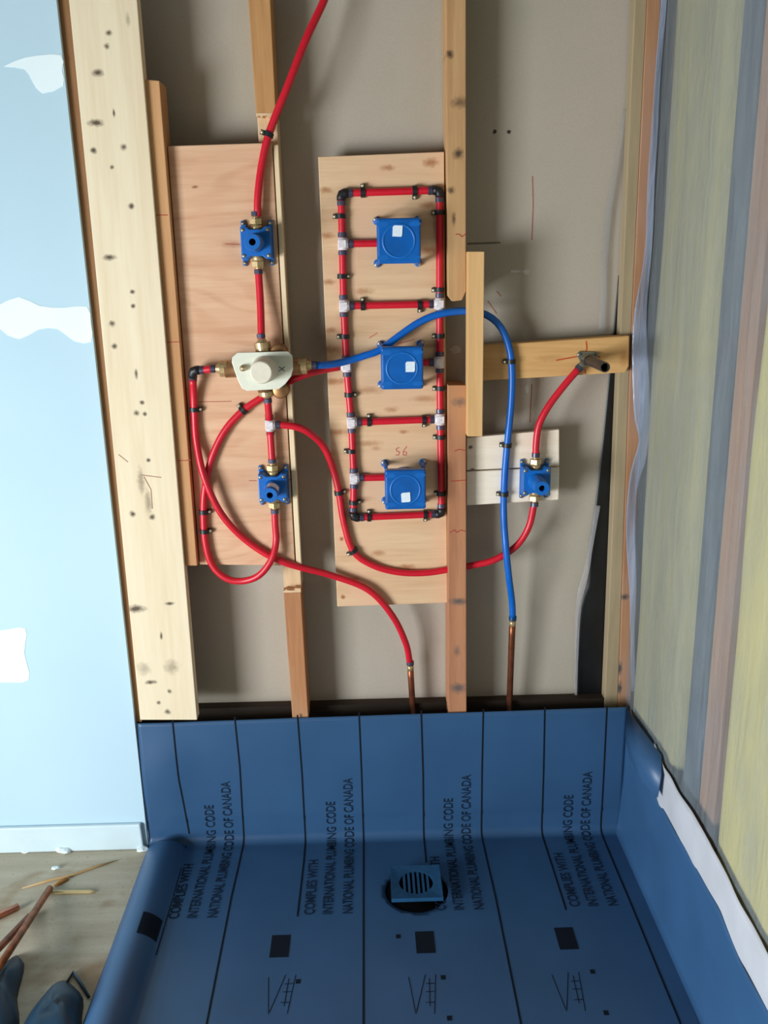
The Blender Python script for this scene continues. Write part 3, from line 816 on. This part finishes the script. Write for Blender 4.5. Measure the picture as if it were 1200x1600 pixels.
elbow(NP['BR'], NP['R4'], NP['BL'], 'black elbow at lower right corner of the red loop')
RX, LX = Vector((1, 0, 0)), Vector((-1, 0, 0))
tee('L1', NP['TL'], NP['L2'], P(585, 381, CY) - NP['L1'], 'white tee on left riser feeding the top blue box')
tee('L2', NP['L1'], NP['L3'], NP['R2'] - NP['L2'], 'white tee on left riser at the upper crossbar')
tee('L3', NP['L2'], NP['L4'], LX, 'white tee on left riser under the blue pipe')
tee('L4', NP['L3'], NP['L5'], NP['R4'] - NP['L4'], 'white tee on left riser at the lower crossbar')
tee('L5', NP['L4'], NP['BL'], P(600, 743, CY) - NP['L5'], 'white tee on left riser feeding the bottom blue box')
tee('R2', NP['TR'], NP['R3'], NP['L2'] - NP['R2'], 'white tee on right riser at the upper crossbar')
tee('R3', NP['R2'], NP['R4'], LX, 'white tee on right riser feeding the middle blue box')
tee('R4', NP['R3'], NP['BR'], NP['L4'] - NP['R4'], 'white tee on right riser at the lower crossbar')
for a, b, lab in (('TL', 'TR', 'red pipe forming top edge of the rectangular loop'), ('BL', 'BR', 'red pipe forming bottom edge of the rectangular loop'),
                  ('L2', 'R2', 'red crossbar pipe just below the top blue box'), ('L4', 'R4', 'red crossbar pipe just below the middle blue box'),
                  ('TL', 'L1', 'topmost red length of the left riser'), ('L1', 'L2', 'red length of left riser beside the top blue box'),
                  ('L2', 'L3', 'red length of left riser just above the blue pipe crossing'), ('L3', 'L4', 'red length of left riser beside the middle blue box'),
                  ('L4', 'L5', 'red length of left riser above the bottom box branch'), ('L5', 'BL', 'lowest red length of the left riser'),
                  ('TR', 'R2', 'long upper red length of the right riser'), ('R2', 'R3', 'red length of right riser where the blue pipe crosses'),
                  ('R3', 'R4', 'red length of right riser beside the middle blue box'), ('R4', 'BR', 'long lowest red length of the right riser')):
    seg(a, b, lab)

# ---- blue boxes on the loop
def blue_box(u, v, ru, rv, label, spots, pipe_from, plabel, sv):
    c = P(u, v, CP); t = empty('spray_box', c); tag(t, label, 'rough-in box', 'blue rough-in boxes')
    H = 0.0475; D0, D1 = CP - 0.062, CP - 0.088
    m = MB(); m.box((c.x - H, D1, c.z - H), (c.x + H, D0, c.z + H)); sh_ = m.obj('front_shell', M['blue_plastic_box'], t, bevel=0.005, bseg=3)
    m = MB(); m.lathe([(0.0, 0.037), (0.0012, 0.036), (0.0012, 0.033), (0.0002, 0.032)], (c.x, D1, c.z), (0, -1, 0), 36); m.obj('raised_ring', M['blue_plastic'], sh_)
    for k_ in range(4):
        a = math.pi / 4 + k_ * math.pi / 2
        m = MB(); m.prism([(c.x + math.cos(a) * 0.049 + math.cos(a + b_) * 0.013, c.z + math.sin(a) * 0.049 + math.sin(a + b_) * 0.006) for b_ in (0.3, 1.2, 2.0, 2.9, 3.8, 4.8, 5.7)], D1 - 0.0004, D1 + 0.004); m.obj('corner_pad', M['blue_dark'] if False else M['blue_plastic'], sh_)
    m = MB(); m.lathe([(0.0, 0.036), (CP - D0, 0.032)], (c.x, CP, c.z), (0, -1, 0), 28); m.obj('round_body', M['blue_plastic'], t)
    for sx in (-1, 1):
        for sz in (-1, 1):
            # leg sloping from the shell corner back to a screw tab on the panel
            a0 = Vector((c.x + sx * 0.043, D0 + 0.002, c.z + sz * 0.043)); a1 = Vector((c.x + sx * 0.046, CP - 0.004, c.z + sz * 0.046))
            m = MB(); m.tube([a0, a1], [0.004, 0.006], 8)
            m.lathe([(0.0, 0.009), (0.004, 0.009), (0.005, 0.006), (0.005, 0.0)], (a1.x, CP, a1.z), (0, -1, 0), 14)
            leg = m.obj('corner_leg', M['blue_plastic'], t)
            m = MB(); m.lathe([(0.0, 0.004), (0.0035, 0.0046), (0.005, 0.003), (0.005, 0.0)], (a1.x + sx * 0.003, CP - 0.005, a1.z + sz * 0.003), (0, -1, 0), 10); m.obj('screw', M['zinc'], leg)
    # sticker
    s_ = P(ru, rv, D1); m = MB(); w2 = 0.0105; ca, sa = math.cos(sv), math.sin(sv)
    pts = [(s_.x + a_ * ca - b_ * sa, s_.z + a_ * sa + b_ * ca) for a_, b_ in ((-w2, -w2 * 1.1), (w2 * .8, -w2 * 1.1), (w2, -w2 * .8), (w2, w2 * 1.1), (-w2 * .7, w2 * 1.1), (-w2, w2 * .8))]
    m.prism(pts, D1 - 0.0016, D1 - 0.0002); m.obj('sticker', M['sticker'], sh_)
    # branch pipe from the tee into the round body
    A = NP[pipe_from]; sgn = 1 if c.x > A.x else -1
    end = Vector((c.x - sgn * 0.034, CY, P(0, 0).z)); end.z = A.z + (P(600, NODE[pipe_from][1] - 3 * sgn, CY).z - A.z) * 0.0
    tube('red_pipe', [A + Vector((sgn * 0.014, 0, 0)), end], M['pex_red'], plabel, group='short red pipes of the loop')
blue_box(621, 378, 621, 361, 'top blue square rough-in box on the centre plywood', 0, 'L1', 'short red branch pipe into the top blue box', -0.06)
blue_box(626, 569, 641, 573, 'middle blue square rough-in box under the blue pipe', 0, 'R3', 'short red branch pipe into the middle blue box', 0.0)
blue_box(631, 752, 634, 777, 'bottom blue square rough-in box on the centre plywood', 0, 'L5', 'short red branch pipe into the bottom blue box', 0.06)

# ---- blue volume-control valves
def hexnut(m, c, ax, r, l):
    ax = Vector(ax); e1 = Vector((0, -1, 0)); e2 = ax.cross(e1); c = Vector(c)
    vs = [c + ax * s_ * l / 2 + (e1 * math.cos(i * math.pi / 3) + e2 * math.sin(i * math.pi / 3)) * r for s_ in (-1, 1) for i in range(6)]
    m.add(vs, [tuple(range(5, -1, -1)), tuple(range(6, 12))] + [(i, (i+1) % 6, 6 + (i+1) % 6, 6 + i) for i in range(6)])
def small_valve(u, v, yb, label, sticker=False):
    c = P(u, v, yb); t = empty('volume_valve', c); tag(t, label, 'valve', 'blue volume valves')
    out = [(-.035,.047), (-.027,.049), (-.023,.036), (-.012,.030), (.012,.030), (.023,.036), (.027,.049), (.035,.047),
           (.035,-.047), (.027,-.049), (.023,-.036), (.012,-.030), (-.012,-.030), (-.023,-.036), (-.027,-.049), (-.035,-.047)]
    m = MB(); m.prism([(c.x + a, c.z + b) for a, b in out], yb - 0.006, yb); m.obj('flange', M['blue_plastic'], t, bevel=0.0012)
    body = [(-.033,.034), (-.022,.034), (-.013,.028), (.013,.028), (.022,.034), (.033,.034), (.033,-.034), (.022,-.034), (.013,-.028), (-.013,-.028), (-.022,-.034), (-.033,-.034)]
    yf = yb - 0.040
    m = MB(); m.prism([(c.x + a, c.z + b) for a, b in body], yf, yb - 0.006); bo = m.obj('housing', M['blue_plastic'], t, bevel=0.002)
    m = MB(); m.lathe([(0.0, 0.021), (0.004, 0.0185), (0.064, 0.0175), (0.066, 0.0165), (0.066, 0.0072), (0.052, 0.0070), (0.052, 0.0)], (c.x, yf, c.z), (0, -1, 0), 28, False)
    kn = m.obj('stem_guard', M['blue_plastic'], t, autosmooth=True)
    for p_ in kn.data.polygons: p_.use_smooth = True
    m = MB(); m.lathe([(0.0, 0.0069), (0.0005, 0.0069), (0.0005, 0.0)], (c.x, yf - 0.0525, c.z), (0, -1, 0), 16); m.obj('stem_hole', M['void'], kn)
    for sx in (-1, 1):
        for sz in (-1, 1):
            m = MB(); m.lathe([(0.0, 0.0045), (0.0012, 0.004), (0.0012, 0.0)], (c.x + sx * 0.027, yf, c.z + sz * 0.027), (0, -1, 0), 12); m.obj('housing_screw', M['steel'], bo)
            m = MB(); m.lathe([(0.0, 0.0045), (0.002, 0.004), (0.0025, 0.0)], (c.x + sx * 0.030, yb - 0.006, c.z + sz * 0.042), (0, -1, 0), 12); m.obj('mounting_screw', M['steel'], t)
    for sz in (-1, 1):
        m = MB(); z0 = c.z + sz * 0.028; yy = yb - 0.018
        m.tube([(c.x, yy, z0 - sz * 0.004), (c.x, yy, z0 + sz * 0.012)], 0.0125, 18); hexnut(m, (c.x, yy, z0 + sz * 0.017), (0, 0, 1), 0.0145, 0.011)
        m.tube([(c.x, yy, z0 + sz * 0.02), (c.x, yy, z0 + sz * 0.030)], 0.0075, 14)
        nb = m.obj('brass_connector', M['brass'], t)
        ring_on(nb, (c.x, yy, z0 + sz * 0.033), (0, 0, 1))
    if sticker:
        m = MB(); vs = []
        for i in range(9):
            a = math.radians(20 + 95 * i / 8)
            for d_ in (0.022, 0.055): vs.append((c.x + math.cos(a) * 0.0187, yf - d_, c.z + math.sin(a) * 0.0187))
        m.add(vs, [(2*i, 2*i+1, 2*i+3, 2*i+2) for i in range(8)], True); m.obj('sticker', M['sticker'], kn)
    return c, yb - 0.018
V1, V1Y = small_valve(403, 380, LP, 'upper blue valve on the left plywood')
V2, V2Y = small_valve(428.5, 757, LP, 'lower blue valve on the left plywood with a paper label', True)
V3, V3Y = small_valve(834, 747, 0.030, 'blue valve mounted on the two pale boards')

# ---- thermostatic mixing valve
tv = P(413, 580, LP)
TV = empty('mixing_valve', tv); tag(TV, 'brass mixing valve behind an ivory plate and round cap', 'valve')
ty = LP - 0.040                              # axis of the brass body
yp = LP - 0.068                              # plate
m = MB(); m.tube([P(352, 577, ty), P(470, 573, ty)], 0.019, 20); m.tube([P(412, 548, ty), P(416, 612, ty)], 0.019, 20)
m.lathe([(0, 0.030), (0.03, 0.030), (0.034, 0.024)], (tv.x, LP - 0.025, tv.z), (0, -1, 0), 24); m.obj('brass_body', M['brass_dark'], TV)
for u, v in ((438, 548), (441, 605)):
    c = P(u, v, LP); m = MB(); m.lathe([(0.0, 0.0), (0.0, 0.020), (0.026, 0.020), (0.029, 0.016), (0.029, 0.0)], (c.x, LP - 0.022, c.z), (0, -1, 0), 24); m.obj('check_stop', M['brass_dark'], TV)
def con(u0, v0, u1, v1):
    a, b = P(u0, v0, ty), P(u1, v1, ty); d = (b - a); L_ = d.length; d.normalize(); m = MB()
    m.lathe([(0, 0.0), (0, 0.0165), (L_ * .35, 0.0165), (L_ * .36, 0.0185), (L_ * .75, 0.0185), (L_ * .78, 0.012), (L_, 0.0080), (L_, 0.0)], a, d, 20, False)
    q_ = m.obj('brass_connector', M['brass'], TV); ring_on(q_, b + d * 0.006, d)
con(366, 576, 337, 576); con(455, 573, 487, 571); con(412, 552, 408.5, 529); con(416, 606, 418, 622)
plate = [(362, 566), (363, 558), (371, 551), (450, 549), (457, 556), (458, 577), (455, 588), (446, 600), (436, 608), (386, 611), (378, 607), (371, 593)]
pq = [P(u, v, yp) for u, v in plate]
m = MB(); m.prism([(p_.x, p_.z) for p_ in pq], yp, yp + 0.004); plo = m.obj('guard_plate', M['ivory_plastic'], TV, bevel=0.0015)
cc = P(413, 577, yp)
m = MB(); m.lathe([(0.0, 0.030), (0.004, 0.0285), (0.055, 0.0255), (0.062, 0.0240), (0.064, 0.0215), (0.064, 0.0)], (cc.x, yp, cc.z), (0, -1, 0), 36, False)
cap = m.obj('round_cap', M['ivory_cap'], TV, autosmooth=True)
for p_ in cap.data.polygons: p_.use_smooth = True
c = P(380, 575, yp); m = MB(); m.lathe([(0, 0.0075), (0.012, 0.0065), (0.012, 0.0)], c, (0, -1, 0), 16); sc_ = m.obj('plate_screw', M['brass'], TV)
m = MB(); m.lathe([(0, 0.004), (0.002, 0.003), (0.002, 0.0)], (c.x, c.y - 0.012, c.z), (0, -1, 0), 10); m.obj('screw_head', M['zinc'], sc_)
strokes('moulded_cross', [[(436, 573), (445, 580)], [(445, 573), (436, 580)]], yp, 0.0025, plain('grey_mark', (120, 128, 140), 0.7), plo)

# ---- long tubes
LYf = LY - 0.001
tube('red_hose', run([(512, -14, 0.02), (503, 8, 0.015), (478, 62, 0.0), (449, 136, -0.012), (421, 207, -0.011), (409, 258, -0.012), (403, 305, V1Y), (402.2, 338, V1Y)]) , M['pex_red'],
     'red hose entering from the top down to the upper blue valve', 'hose', 'long red hoses')
vt = lambda c, y, dz: Vector((c.x, y, c.z + dz))
a = vt(V1, V1Y, -0.056); b = P(408.5, 531, ty)
tube('red_hose', [a, a.lerp(b, 0.5) + Vector((0.001, 0.002, 0)), b], M['pex_red'], 'straight red hose from upper blue valve to mixing valve', 'hose', 'long red hoses')
# elbow left of the mixing valve
ec = P(301, 579, ty + 0.006)
elbow(ec, P(330, 577, ty + 0.004), P(302, 620, LYf), 'black elbow left of the mixing valve')
tube('red_pipe', [ec + Vector((0.013, 0, 0)), P(336, 576, ty)], M['pex_red'], 'stubby red pipe between black elbow and mixing valve')
tube('red_hose', run([(301.3, 592, ty + 0.010), (302.5, 615, LYf - 0.006), (304, 648, LYf), (307, 690, LYf - 0.004), (319, 745, LYf - 0.017), (346, 803, LYf - 0.012), (388, 847, LYf), (442, 878, LYf), (518, 899, CY - 0.012), (576, 922, CY - 0.008), (613, 962, CY), (634, 1005, 0.040), (640.5, 1036, 0.05)]),
     M['pex_red'], 'long red hose sweeping from black elbow down to copper stub', 'hose', 'long red hoses')
tube('red_hose', run([(533, 573, CY), (505, 578, CY - 0.012), (472, 587, LYf - 0.010), (440, 602, LYf), (408, 622, LYf), (378, 643, LYf), (350, 675, LYf), (330, 718, LYf), (320, 765, LYf), (318, 805, LYf), (321, 848, LYf), (331, 882, LYf), (352, 903, LYf - 0.004), (378, 908, LYf - 0.008), (405, 899, LYf - 0.018), (425, 873, LYf - 0.019), (431.5, 845, V2Y), (430, 820, V2Y)]) + [vt(V2, V2Y, -0.056)],
     M['pex_red'], 'red hose looping from loop tee behind mixing valve to lower valve', 'hose', 'long red hoses')
# tee under the mixing valve
tc_ = P(421.5, 664, V2Y)
a = P(418, 622, ty); b = vt(V2, V2Y, 0.056)
tee(tc_, a, b, Vector((1, 0, 0)), 'white tee on the left plywood below the mixing valve')
d1 = (a - tc_).normalized(); d2 = (b - tc_).normalized()
tube('red_pipe', [a, tc_ + d1 * 0.012], M['pex_red'], 'short red pipe directly below the mixing valve')
tube('red_pipe', [tc_ + d2 * 0.012, b], M['pex_red'], 'short red pipe directly above the lower left valve')
te = tc_ + Vector((0.012, 0, 0))
tube('red_hose', [te] + run([(452, 665, V2Y), (478, 673, V2Y + 0.006), (505, 697, CY - 0.012), (521, 735, CY), (530, 772, CY), (537, 815, CY), (552, 861, CY), (582, 883, CY), (622, 894, CY), (665, 895, CY), (705, 889, CY), (740, 883, CY), (772, 875, 0.022), (806, 854, 0.020), (826, 824, 0.018)]) + [vt(V3, V3Y, -0.056)],
     M['pex_red'], 'red hose running under the loop through the stud to right valve', 'hose', 'long red hoses')
tube('red_hose', [vt(V3, V3Y, 0.056)] + run([(838, 690, 0.012), (842.5, 663, 0.012), (857, 635, 0.012), (881, 603, 0.012), (905, 575, 0.014)]),
     M['pex_red'], 'curved red hose from right valve up to iron stub', 'hose', 'long red hoses')
tube('blue_hose', run([(491, 571, ty), (520, 569, -0.016), (550, 562, 0.004), (575, 554, 0.006), (594, 547, 0.008), (622, 526, 0.008), (656, 503, 0.009), (690, 490, 0.009), (728, 486, 0.0172), (760, 492, 0.0185), (783, 512, 0.0195), (796, 545, 0.0205), (800, 582, 0.0205), (799, 625, 0.0205), (795, 670, 0.0205), (791, 710, 0.0205), (788, 752, 0.0205), (787, 800, 0.022), (790, 850, 0.004), (795, 900, 0.010), (800, 940, 0.030), (801, 966, 0.036)]),
     M['pex_blue'], 'long blue cold-water hose arching over to the right', 'hose')

# copper stubs out of the floor plate
def stub(seq, label, ringmat):
    m = MB(); pts = run(seq); m.tube(pts, [0.0083, 0.0083] + [0.0078] * (len(pts) - 2), 14)
    o = m.obj('copper_stub', M['copper'], None, tuple(pts[-1])); tag(o, label, 'pipe')
    d = (pts[1] - pts[0]).normalized()
    ring_on(o, pts[0] - d * 0.004, d, ringmat)
    m2 = MB(); m2.tube([pts[0] + d * 0.002, pts[0] + d * 0.016], 0.0086, 14); m2.obj('solder_band', M['brass'], o)
stub([(641, 1038, 0.05), (642, 1058, 0.05), (646, 1125, 0.05)], 'short copper stub under the sweeping red hose', M['crimp'])
stub([(801, 968, 0.036), (800, 990, 0.036), (795, 1125, 0.05)], 'copper stub under the end of the blue hose', plain('blue_crimp', (20, 70, 120), 0.4, 0.4))

# iron stub with its ear bracket on the blocking board
sb = P(917, 562, 0.03); S = empty('stub_outlet', sb); tag(S, 'dark iron stub pipe with bracket sticking out of blocking board', 'pipe stub')
m = MB(); m.prism([(sb.x - 0.026, sb.z + 0.012), (sb.x - 0.020, sb.z + 0.020), (sb.x + 0.022, sb.z + 0.018), (sb.x + 0.026, sb.z + 0.010), (sb.x + 0.012, sb.z - 0.012), (sb.x - 0.012, sb.z - 0.012)], 0.025, 0.0298)
br = m.obj('ear_bracket', M['steel'], S, bevel=0.001)
for dx in (-0.020, 0.021):
    m = MB(); m.lathe([(0, .005), (.003, .004), (.003, 0)], (sb.x + dx, 0.025, sb.z + 0.013), (0, -1, 0), 10); m.obj('screw', M['steel'], br)
m = MB(); m.lathe([(0, 0.014), (0.016, 0.014), (0.018, 0.0125)], (sb.x, 0.025, sb.z), (0, -1, 0), 20); m.tube([P(914, 565, 0.014), P(903, 577, 0.014)], 0.0085, 14); el = m.obj('elbow_body', M['steel'], S)
dq = (P(903, 577, 0.014) - P(914, 565, 0.014)).normalized(); ring_on(el, P(905, 575, 0.014), dq)
m = MB(); m.lathe([(0.0, 0.0112), (0.145, 0.0112), (0.145, 0.0088), (0.05, 0.0088)], (sb.x, 0.010, sb.z), (0, -1, 0), 20, False); pi_ = m.obj('iron_pipe', M['pipe_dark'], S, autosmooth=True)
m = MB(); m.lathe([(0.0, 0.0087), (0.001, 0.0)], (sb.x, -0.10, sb.z), (0, -1, 0), 20); m.obj('pipe_bore', M['void'], pi_)

# ---- clamps in place
for u, v, a, lab in (
    (532.5, 338, 180, 'black clamp on left riser just below the top corner'), (534.5, 432, 0, 'black clamp on left riser level with the top blue box foot'),
    (538.5, 526, 180, 'black clamp on left riser just above the blue pipe'), (545.5, 617, 0, 'black clamp on left riser above the lower crossbar'),
    (549, 705, 180, 'black clamp on left riser just below the lower crossbar'), (552.5, 785, 0, 'black clamp on left riser just above the bottom corner'),
    (687, 332, 180, 'black clamp on right riser just below the top corner'), (687, 453, 180, 'black clamp on right riser just above the upper crossbar'),
    (687.5, 525, 180, 'black clamp on right riser just above the middle box branch'), (688, 607, 180, 'black clamp on right riser level with the middle blue box foot'),
    (688.5, 683, 180, 'black clamp on right riser just below the lower crossbar'), (689.5, 771, 180, 'black clamp on right riser beside the bottom blue box')):
    clamp(u, v, CY, a, lab)
for u, v, a, lab in (
    (567, 300.5, 90, 'left black clamp on top edge of the red loop'), (648, 298, -90, 'right black clamp on top edge of the red loop'),
    (567, 477.5, 90, 'left black clamp on the upper red crossbar'), (656, 476, -90, 'right black clamp on the upper red crossbar'),
    (577, 659, 90, 'left black clamp on the lower red crossbar'), (663, 656, -90, 'right black clamp on the lower red crossbar'),
    (577, 808, 90, 'left black clamp on bottom edge of the red loop'), (665, 804, -90, 'right black clamp on bottom edge of the red loop')):
    clamp(u, v, CY, a, lab)
clamp(419, 210, -0.011, 158, 'black clamp high on the red hose from above')
clamp(303.7, 640, LYf, 0, 'black clamp on red hose below the left elbow')
clamp(380, 641, LYf, 130, 'slanted black clamp on red hose under the mixing valve')
clamp(318.2, 800, LYf, 0, 'upper of two close black clamps beside the left cleat')
clamp(319.6, 830, LYf, 0, 'lower of two close black clamps beside the left cleat')
clamp(529.5, 770, CY, 8, 'black clamp on red hose left of the bottom blue box')
clamp(552, 861, CY, 215, 'slanted black clamp on red hose below the loop')
clamp(798.5, 565, 0.0205, 180, 'black clamp on blue hose over the horizontal blocking')
clamp(792.5, 696, 0.0205, 176, 'black clamp on blue hose over the upper pale board')
clamp(787.5, 772, 0.0205, 180, 'black clamp on blue hose over the lower pale board')

# ================================================================== DEBRIS ON THE FLOOR
def floor_tube(seq, r, mat, label, name='copper_offcut', z=None):
    pts = [PZ(t[0], t[1], t[2] if len(t) > 2 else r) for t in seq]; m = MB(); m.tube(pts, r, 12)
    m.lathe([(0, r * .72), (0.0003, 0)], pts[0] + (pts[0] - pts[1]).normalized() * 0.0004, (pts[0] - pts[1]), 12)
    tag(m.obj(name, mat, None, tuple(pts[0])), label, 'copper pipe')
floor_tube([(46, 1432), (-70, 1553, 0.085)], 0.0082, M['copper_aged'], 'long dull copper pipe on floor, the farther one of two')
floor_tube([(78, 1388), (-45, 1578, 0.092)], 0.0082, plain('aged_copper_two', (166, 92, 44), 0.45, 0.5, var=0.25, scale=50), 'long dull copper pipe on floor, the nearer one of two')
floor_tube([(29, 1416), (-70, 1462)], 0.0078, M['copper_bright'], 'short bright copper offcut at the left edge')
def splinter(seq, wd, rgb, label):
    pts = [PZ(u, v, 0.003) for u, v in seq]; m = MB(); m.tube(pts, [wd * .3] + [wd] * (len(pts) - 2) + [wd * .25], 6)
    tag(m.obj('wood_splinter', wood('splinter_wood', rgb, tuple(int(c_ * .85) for c_ in rgb), 'X'), None, tuple(pts[0])), label, 'splinter')
splinter([(34, 1388), (75, 1376), (110, 1368), (150, 1354), (184, 1344)], 0.0035, (206, 170, 120), 'long thin tan wood splinter lying on the floor')
splinter([(78, 1394), (90, 1394), (140, 1393), (150, 1393)], 0.0048, (226, 204, 150), 'short pale wood stick lying on the floor')
splinter([(84, 1384), (92, 1380), (104, 1374), (108, 1372)], 0.006, (180, 128, 66), 'small brown wood chip beside the copper pipe end')
def crumb(u, v, su, label, seed):
    c = PZ(u, v, 0.0); s_ = su * 0.0017; rnd_ = random.Random(seed)
    bm = bmesh.new(); bmesh.ops.create_icosphere(bm, subdivisions=2, radius=1.0)
    for v_ in bm.verts:
        v_.co *= 0.8 + 0.4 * rnd_.random(); v_.co.x *= s_; v_.co.y *= s_ * 0.7; v_.co.z = v_.co.z * s_ * 0.4 + s_ * 0.35
    me = bpy.data.meshes.new('plaster_crumb'); bm.to_mesh(me); bm.free(); me.materials.append(M['plaster'])
    o = bpy.data.objects.new('plaster_crumb', me); COL.objects.link(o); o.location = c
    tag(o, label, 'plaster crumb', 'plaster crumbs')
crumb(222, 1329, 9, 'white plaster crumb beside the membrane kerb', 1)
crumb(100, 1331, 12, 'larger white plaster crumb at the foot of the drywall', 2)
crumb(40, 1332, 6, 'white plaster crumb nearest the left edge', 3)
crumb(87, 1358, 6, 'white plaster crumb lying behind the tan splinter', 4)
# scraps of membrane, curled
def scrap(px, hgt, label, seed, mat):
    """outline on the floor, domed in the middle"""
    q_ = [PZ(u, v, 0.002) for u, v in px]; q_ = spline(q_ + [q_[0]], 0.02)[:-1]
    c = sum(q_, Vector()) / len(q_); vs = [c + Vector((0, 0, hgt))]; rings_ = 6; n_ = len(q_); fs_ = []
    for r_ in range(1, rings_ + 1):
        t = r_ / rings_
        for i, p_ in enumerate(q_):
            z = hgt * (1 - t ** 2.2) + 0.012 * noise.noise(Vector((p_.x * 14 * t, p_.y * 14, seed))) * (1 - t) + 0.002
            w_ = c.lerp(p_, t); vs.append(Vector((w_.x, w_.y, max(0.002, z))))
    for i in range(n_):
        j = (i + 1) % n_; fs_.append((0, 1 + i, 1 + j))
        for r_ in range(rings_ - 1): fs_.append((1 + r_*n_ + i, 1 + (r_+1)*n_ + i, 1 + (r_+1)*n_ + j, 1 + r_*n_ + j))
    m = MB(); m.add(vs, fs_, True); o = m.obj('membrane_scrap', mat, None, (c.x, c.y, 0.0))
    md = o.modifiers.new('thickness', 'SOLIDIFY'); md.thickness = 0.002
    tag(o, label, 'scrap')
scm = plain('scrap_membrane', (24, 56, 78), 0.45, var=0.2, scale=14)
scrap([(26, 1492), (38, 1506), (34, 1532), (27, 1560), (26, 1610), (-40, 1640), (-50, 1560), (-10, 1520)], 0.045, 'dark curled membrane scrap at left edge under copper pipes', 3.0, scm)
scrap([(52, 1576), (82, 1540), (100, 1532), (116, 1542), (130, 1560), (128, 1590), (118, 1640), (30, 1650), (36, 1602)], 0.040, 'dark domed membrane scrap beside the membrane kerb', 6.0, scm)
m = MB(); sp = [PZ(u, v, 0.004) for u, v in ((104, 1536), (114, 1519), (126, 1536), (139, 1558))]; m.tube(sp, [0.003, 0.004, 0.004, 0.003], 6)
tag(m.obj('membrane_sliver', scm, None, tuple(sp[0])), 'thin dark bent sliver behind the domed scrap', 'scrap')
